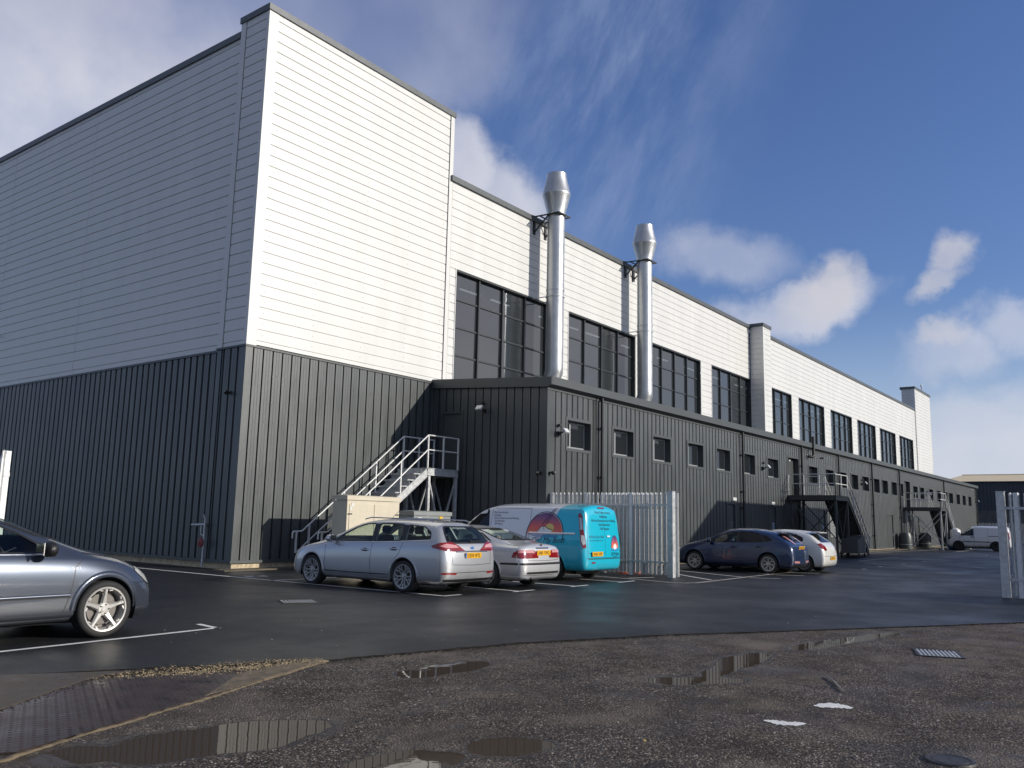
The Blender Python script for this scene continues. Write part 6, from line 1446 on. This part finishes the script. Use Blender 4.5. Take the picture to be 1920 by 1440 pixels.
sk.patch('L', [(V0+.50, 1.19), (V0+.46, 1.27), (V0+.38, 1.35), (V0+.27, 1.37), (V0+.14, 1.30), (V0+.02, 1.27), (V0+.06, 1.19)], .007, 'print_white', 'boat_print', van, .05)
sk.line('L', [(V0+.48, 1.20), (V0+.44, 1.28), (V0+.37, 1.36), (V0+.26, 1.385), (V0+.14, 1.32), (V0+.0, 1.285)], .016, .009, 'print_navy', 'boat_outline', van)
for a, b in (((V0+.34, 1.42), (V0+.02, 1.83)), ((V0+.22, 1.44), (V0-.05, 1.86)), ((V0+.28, 1.37), (V0+.28, 1.30))): sk.line('L', [a, b], .018, .008, 'print_navy', 'mast_print', van)
for k in range(3): sk.line('L', [(V0+.72-.1*k, 1.145-.025*k), (V0+.28, 1.15-.025*k), (V0-.18, 1.14-.02*k)], .013, .004, 'print_sea', 'wave_print', van)
sk.text('L', 'Oh! My Boat', V0+.66, .93, .15, 'print_navy', 'lettering', van, flip=True, shear=.35, width=1.06, rot=.04)
# rear doors
for i, (t_, w_) in enumerate(zip(lines, (.80, .38, 1.22, .60, .48))): sk.text('B', t_, -.02, 1.735-.105*i, .062, 'print_navy', 'lettering', van, flip=True, align='CENTER', width=w_)
sk.text('B', '07515 624 258', .74, 1.10, .065, 'print_navy', 'lettering', van, flip=True, width=.66); sk.text('B', 'www.ohmyboat.net', .74, 1.03, .03, 'print_navy', 'lettering', van, flip=True, width=.62)
cy = -.50
sk.patch('B', [(cy+.20*math.cos(t), .84+.32*math.sin(t)) for t in [math.pi*k/18 for k in range(19)]], .004, 'sunset', 'sunset_print', van, .05, keep=True)
sk.line('B', [(cy+.205*math.cos(t), .83+.335*math.sin(t)) for t in [math.pi*k/18 for k in range(19)]], .014, .006, 'print_navy', 'sunset_outline', van)
sk.patch('B', [(cy-.08, .82), (cy-.10, .90), (cy-.02, .96), (cy+.07, .92), (cy+.10, .85), (cy+.04, .80)], .007, 'print_white', 'boat_print', van, .05)
for a, b in (((cy+.03, .98), (cy-.0, 1.13)), ((cy-.04, .98), (cy-.05, 1.12))): sk.line('B', [a, b], .012, .008, 'print_navy', 'mast_print', van)
sk.line('B', [(cy+.22, .80), (cy, .785), (cy-.2, .80)], .03, .006, 'print_sea', 'wave_print', van)
sk.text('B', 'Oh! My Boat', cy+.24, .65, .09, 'print_navy', 'lettering', van, flip=True, shear=.35, width=.46); sk.line('B', [(cy+.12, .64), (cy, .60), (cy-.12, .64)], .014, .005, 'print_navy', 'smile_print', van)
h = sk.ray('B', -.12, 1.15)[0]; mb = MB(); mb.box(-.03, 0, -.07, .07, -.018, .018); o = mb.build('door_handle', MT['print_white'], van); o.location = (h.x, -.14, 1.15)

# --- hatchbacks and the rest ---
HATCH = dict(W=1.84, wb=2.64, Rw=.322, rr=.232, tyre_w=.215, half=.905, paint='p_navy', style='y', rim='alloy',
 xr=(-2.04, -2.13, -2.16, -2.12, -2.02, -1.60, -1.56, -1.54), xf=(2.08, 2.15, 2.18, 2.15, 2.10, 2.02, 2.05, 2.08),
 top=[(-2.2, 1.04), (-1.95, 1.17), (-1.72, 1.30), (-1.5, 1.365), (-1.15, 1.425), (-.5, 1.49), (0, 1.48), (.4, 1.405), (.8, 1.22), (1.15, 1.06), (1.5, .985), (1.9, .88), (2.2, .70)],
 rail=[(-2.2, 1.0), (-1.72, 1.22), (-1.3, 1.315), (-.9, 1.37), (-.4, 1.405), (.1, 1.385), (.5, 1.27), (.9, 1.10), (1.15, 1.0), (1.5, .94), (1.9, .83), (2.2, .68)],
 wrail=[(-2.2, .60), (-1.7, .60), (-1, .62), (0, .615), (.6, .65), (1.15, .71), (1.6, .66), (2.1, .52)],
 belt=[(-2.2, .98), (-1.7, 1.04), (-1.2, 1.01), (-.3, .97), (.6, .94), (1.2, .91), (1.6, .87), (2.15, .68)],
 wbelt=[(-2.2, .78), (-1.8, .83), (-1, .86), (1, .86), (1.6, .83), (2.15, .62)], wmid=[(-2.2, .84), (-1.9, .90), (-1.3, .92), (1.3, .92), (1.9, .86), (2.18, .68)],
 cabin=(-1.85, 1.05, .62), bulge=(.05, .15), rear_cut=-1.3, front_cut=.1, glass='car_glass', side_glass={1: 'privacy_glass', 2: 'privacy_glass'}, rear_glass='privacy_glass',
 side_windows=[[(.80, .985), (.42, 1.20), (.12, 1.33), (-.18, 1.36), (-.22, .99)], [(-.31, .995), (-.27, 1.365), (-.72, 1.34), (-.98, 1.29), (-1.12, 1.03)], [(-1.20, 1.035), (-1.08, 1.27), (-1.30, 1.20), (-1.46, 1.09)]],
 rear_window=[(-.60, 1.06), (.60, 1.06), (.52, 1.29), (-.52, 1.29)], windscreen=[(-.64, 1.10), (.64, 1.10), (.54, 1.37), (-.54, 1.37)],
 gaps=[[(1.02, .90), (.98, .6), (.92, .30)], [(-.26, .98), (-.26, .6), (-.28, .30)], [(-1.17, 1.02), (-1.1, .78), (-.95, .55), (-.90, .30)]], handles=[(-.12, .84), (-.98, .87)],
 strips=[('S', [(.95, .42), (0, .41), (-.9, .42)], .03, 'p_navy', 'side_moulding', .008), ('B', [(-.78, .60), (0, .585), (.78, .60)], .012, 'black', 'panel_gap', None), ('B', [(-.3, .985), (.3, .985)], .03, 'chrome', 'boot_trim', .010)],
 rear_gaps=[[(-.66, 1.0), (-.60, .62)], [(.66, 1.0), (.60, .62)]],
 patches=[('BC', [(-.80, 1.30), (-.84, 1.24), (-1.16, .98), (-1.24, .96), (-1.18, 1.06), (-.96, 1.24), (-.86, 1.33)], 'lamp_pink', 'tail_lamp', .010), ('BC', [(-1.34, .36), (-1.02, .38), (-1.02, .44), (-1.32, .43)], 'lamp_pink', 'rear_reflector', .006), ('FC', [(1.0, .70), (1.34, .66), (1.32, .76), (1.06, .85), (.92, .84)], 'lamp_clear', 'headlight', .006), ('B', [(-.7, .22), (.7, .22), (.68, .32), (-.68, .32)], 'black', 'bumper_valance', .004)],
 mirror=(.70, 1.02, 1.0), plate=(0, .86, 'FX10 KVH', False, R(-8)), seats=[(.08, (-.36, .36)), (-.82, (-.38, .38))], dash=.70, pillars=[(((-.21, .995), (-.18, 1.355)), ((-.32, .995), (-.28, 1.355))), (((-1.12, 1.03), (-.98, 1.285)), ((-1.21, 1.035), (-1.09, 1.265)))])
loc, rz = at_row(27.22, 11.40, HATCH, .96)
car, sk = build_car('hatchback_car', 'dark blue hatchback with bright multi-spoke wheels beyond the gate post', 'car', HATCH, loc, rz, .96)
wiper(car, sk, 0, 1.10, -.3, 1.13)
h = sk.ray('B', 0, 1.39); mb = MB(); mb.prism([(-1.84, 1.295), (-1.52, 1.352), (-1.52, 1.372), (-1.84, 1.318)], -.50, .50, 'y'); mb.build('spoiler', MT['p_navy'], car)

SMALL = dict(HATCH); SMALL.update(pillars=[], W=1.71, wb=2.51, Rw=.305, rr=.205, tyre_w=.195, half=.845, paint='p_white', style='y', rim='alloy_dark',
 xr=(-1.86, -1.95, -1.97, -1.92, -1.80, -1.42, -1.38, -1.36), xf=(1.92, 1.98, 2.0, 1.98, 1.94, 1.88, 1.90, 1.92),
 top=[(-2.0, 1.12), (-1.75, 1.26), (-1.52, 1.375), (-1.1, 1.45), (-.4, 1.485), (.05, 1.47), (.45, 1.38), (.8, 1.20), (1.1, 1.06), (1.4, .99), (1.75, .88), (2.0, .70)],
 rail=[(-2.0, 1.06), (-1.52, 1.28), (-1.0, 1.365), (-.3, 1.40), (.1, 1.375), (.5, 1.25), (.85, 1.09), (1.1, 1.0), (1.4, .94), (1.8, .82)],
 wrail=[(-2.0, .54), (-1.5, .56), (-.8, .58), (0, .575), (.6, .61), (1.1, .66), (1.5, .62), (1.95, .48)],
 belt=[(-2.0, .99), (-1.5, 1.05), (-1.0, 1.02), (-.2, .98), (.6, .95), (1.1, .91), (1.5, .86), (1.95, .68)],
 wbelt=[(-2.0, .70), (-1.6, .77), (-.9, .80), (.9, .80), (1.5, .77), (1.98, .58)], wmid=[(-2.0, .76), (-1.75, .83), (-1.25, .855), (1.25, .855), (1.75, .80), (2.0, .64)],
 cabin=(-1.65, 1.0, .62), rear_cut=-1.15, hollow=False, glass='privacy_glass', side_glass={},
 side_windows=[[(.78, .99), (.42, 1.20), (.12, 1.32), (-.42, 1.35), (-.48, 1.0)], [(-.57, 1.005), (-.51, 1.35), (-.9, 1.31), (-1.18, 1.20), (-1.22, 1.08)]],
 rear_window=[(-.52, 1.06), (.52, 1.06), (.46, 1.34), (-.46, 1.34)], windscreen=[(-.58, 1.10), (.58, 1.10), (.48, 1.36), (-.48, 1.36)],
 gaps=[[(.98, .90), (.94, .6), (.88, .30)], [(-.53, .98), (-.50, .6), (-.58, .30)]], handles=[(-.38, .86)],
 strips=[('B', [(-.70, .58), (0, .565), (.70, .58)], .012, 'black', 'panel_gap', None)], rear_gaps=[[(-.60, 1.0), (-.56, .60)], [(.60, 1.0), (.56, .60)]],
 patches=[('BC', [(-.66, 1.0), (-.76, .86), (-.98, .75), (-1.05, .79), (-.98, .92), (-.82, 1.02)], 'lamp_red', 'tail_lamp', .010), ('FC', [(.92, .70), (1.24, .66), (1.22, .78), (.94, .86)], 'lamp_clear', 'headlight', .006)],
 mirror=(.68, 1.02, .95), plate=(0, .50, 'YK07 DZC', False, 0), seats=None)
loc, rz = at_row(29.25, 10.85, SMALL, .95)
car, sk = build_car('hatchback_car', 'small white hatchback parked just beyond the dark blue one', 'car', SMALL, loc, rz, .95)
mb = MB(); mb.prism([(-1.70, 1.37), (-1.42, 1.405), (-1.42, 1.43), (-1.70, 1.395)], -.44, .44, 'y'); mb.build('spoiler', MT['p_white'], car)

# --- blue-grey car cut by the left edge, its nose to the right ---
NEAR = dict(HATCH); NEAR.update(pillars=[], xf=(1.90, 1.97, 1.985, 1.965, 1.91, 1.80, 1.83, 1.87), W=1.75, wb=2.62, Rw=.318, rr=.243, tyre_w=.225, half=.865, paint='p_blue_grey', style='star', rim='alloy', arch=.365, lip=.07, lip_h=.014,
 wbelt=[(-2.2, .74), (-1.8, .79), (-1, .82), (1, .82), (1.5, .79), (1.95, .62)], wmid=[(-2.2, .80), (-1.9, .86), (-1.3, .88), (1.35, .88), (1.75, .82), (1.98, .68)],
 wrail=[(-2.2, .56), (-1.7, .57), (-1, .59), (0, .585), (.6, .62), (1.15, .70), (1.6, .64), (2.1, .50)],
 top=[(-2.2, 1.08), (-1.95, 1.22), (-1.72, 1.34), (-1.3, 1.41), (-.5, 1.455), (-.1, 1.44), (.3, 1.37), (.7, 1.205), (1.10, 1.025), (1.5, .935), (1.8, .80), (2.0, .66)],
 rail=[(-2.2, 1.02), (-1.72, 1.25), (-1.2, 1.33), (-.4, 1.375), (0, 1.355), (.4, 1.235), (.8, 1.08), (1.10, .965), (1.5, .89), (1.8, .76), (2.0, .62)],
 belt=[(-2.2, .96), (-1.7, 1.0), (-1.2, .98), (-.3, .94), (.6, .915), (1.2, .88), (1.55, .82), (1.95, .64)],
 bulge=(.05, .13), glass='car_glass', side_glass={}, rear_glass='car_glass',
 side_windows=[[(.72, .955), (.36, 1.17), (.02, 1.305), (-.40, 1.33), (-.46, .965)], [(-.55, .97), (-.49, 1.33), (-.9, 1.30), (-1.25, 1.18), (-1.35, 1.03)]],
 gaps=[[(1.03, .90), (.93, .80), (.90, .60), (.86, .42), (.80, .245)], [(-.50, .95), (-.48, .6), (-.54, .28)], [(.80, .245), (-.5, .25)]],
 handles=[(-.36, .82)],
 strips=[('S', [(.66, .945), (-.45, .955)], .014, 'chrome', 'window_strip', .004), ('S', [(.88, .50), (0, .50), (-.86, .51)], .035, 'p_blue_grey', 'side_moulding', .012), ('S', [(.9, .475), (-.86, .485)], .010, 'black', 'moulding_shadow', None), ('S', [(.92, .225), (-.9, .23)], .05, 'p_blue_grey', 'side_skirt', .014),
         ('S', [(1.70, .60), (1.84, .60), (1.93, .58)], .008, 'black', 'panel_gap', None), ('S', [(1.04, .955), (1.4, .895), (1.62, .835)], .008, 'black', 'panel_gap', None)],
 rear_gaps=[],
 patches=[('FC', [(1.18, .47), (1.02, .50), (.80, .60), (.66, .73), (.70, .78), (.90, .755), (1.10, .66), (1.20, .56)][::-1], 'lamp_clear', 'headlight', .008), ('FC', [(1.02, .33), (.92, .34), (.93, .43), (1.03, .45)][::-1], 'black', 'fog_lamp_grille', .004)],
 mirror=(.54, .985, 1.05), mirror_mat='black', plate=None, seats=[(-.02, (-.34, .34)), (-.9, (-.36, .36))], dash=.64)
NEAR_SC = 1.07
car, sk = build_car('hatchback_car', 'blue-grey car with five-spoke alloy wheel cut off by the left edge', 'car', NEAR, (5.68-1.31*NEAR_SC, 10.45+.865*NEAR_SC, RZ), 0, NEAR_SC)
car.name = 'parked_car'
sk.text('R', 'SXI', .88, .775, .028, 'print_white', 'lettering', car, width=.10)

# --- far white panel van ---
FAR = dict(VAN); FAR.update(W=1.80, wb=2.9, Rw=.33, rr=.2, half=.87, paint='p_white_van', style='wide', rim='black', sill=.26, arch=.40,
 xr=(-2.18, -2.24, -2.25, -2.22, -2.2, -2.14, -2.13, -2.13), xf=(2.14, 2.20, 2.22, 2.20, 2.16, 2.08, 2.1, 2.12),
 top=[(-2.3, 1.78), (-2.0, 1.83), (-1, 1.86), (.2, 1.85), (.55, 1.80), (.85, 1.66), (1.15, 1.42), (1.45, 1.19), (1.7, 1.10), (2.0, .98), (2.25, .80)],
 rail=[(-2.3, 1.70), (0, 1.75), (.5, 1.70), (.8, 1.56), (1.15, 1.30), (1.45, 1.10), (1.7, 1.02), (2.15, .84)], wrail=[(-2.3, .70), (.6, .70), (1.1, .73), (1.6, .75), (2.2, .52)],
 belt=[(-2.3, 1.08), (.8, 1.08), (1.3, 1.04), (1.7, .95), (2.2, .72)], wbelt=[(-2.3, .83), (-2, .86), (1, .86), (1.6, .83), (2.2, .60)], wmid=[(-2.3, .85), (-2, .89), (1.3, .89), (1.8, .84), (2.2, .64)],
 side_windows=[[(1.52, 1.13), (1.24, 1.30), (.95, 1.50), (.72, 1.62), (.45, 1.63), (.45, 1.12)]], windscreen=[(-.66, 1.18), (.66, 1.18), (.58, 1.66), (-.58, 1.66)],
 gaps=[[(1.42, 1.08), (1.4, .7), (1.3, .4)], [(.40, 1.70), (.40, .9), (.42, .34)], [(-.75, 1.70), (-.75, .9), (-.7, .34)]], rear_gaps=[], handles=[(.56, 1.02), (.24, 1.02)],
 strips=[('S', [(-.78, 1.10), (-1.9, 1.10)], .04, 'black', 'door_track', .008), ('S', [(1.35, .66), (-.95, .66)], .06, 'black', 'side_moulding', .012), ('S', [(1.2, .30), (-1.0, .30)], .08, 'black', 'sill_moulding', .010)],
 patches=[('BC', [(-.90, 1.45), (-.91, .9), (-1.0, .9), (-1.0, 1.45)], 'lamp_red', 'tail_lamp', .010)], mirror=(1.2, 1.20, 1.1), plate=None, seats=None)
fx = lambda x: x if x < .3 else x-.25
for k in ('top', 'rail', 'wrail', 'belt', 'wbelt', 'wmid'): FAR[k] = [(fx(a), b) for a, b in FAR[k]]
FAR['side_windows'] = [[(fx(a), b) for a, b in q] for q in FAR['side_windows']]; FAR['gaps'] = [[(fx(a), b) for a, b in q] for q in FAR['gaps']]; FAR['handles'] = [(fx(a), b) for a, b in FAR['handles']]
FAR['strips'] = [(v, [(fx(a), b) for a, b in q], w_, m_, n_, e_) for v, q, w_, m_, n_, e_ in FAR['strips']]; FAR['mirror'] = (.95, 1.20, 1.1); FAR['xf'] = tuple(a-.25 for a in FAR['xf']); FAR['wb'] = 2.5
build_car('panel_van', 'plain white panel van far off beyond the last stair', 'van', FAR, (71.75+.84, 9.78+1.2, RZ), R(92), .97)
# car behind the gate post further right (only glimpsed between the pales)

# shared group phrases for things of one kind
phrases = {'car': 'cars parked in the yard', 'van': 'panel vans in the yard', 'cone': 'small orange cones by the fence', 'road mark': 'worn white paint marks on the old tarmac', 'drain': 'iron drain grates', 'sack': 'white sacks by the farthest stair',
           'drum': 'dark drums against the annexe wall', 'cabinet': 'utility cabinets before the steel stair'}
for o in list(C.objects):
    if o.parent is None and o.get('category') in phrases and not o.get('group'): o['group'] = phrases[o['category']]
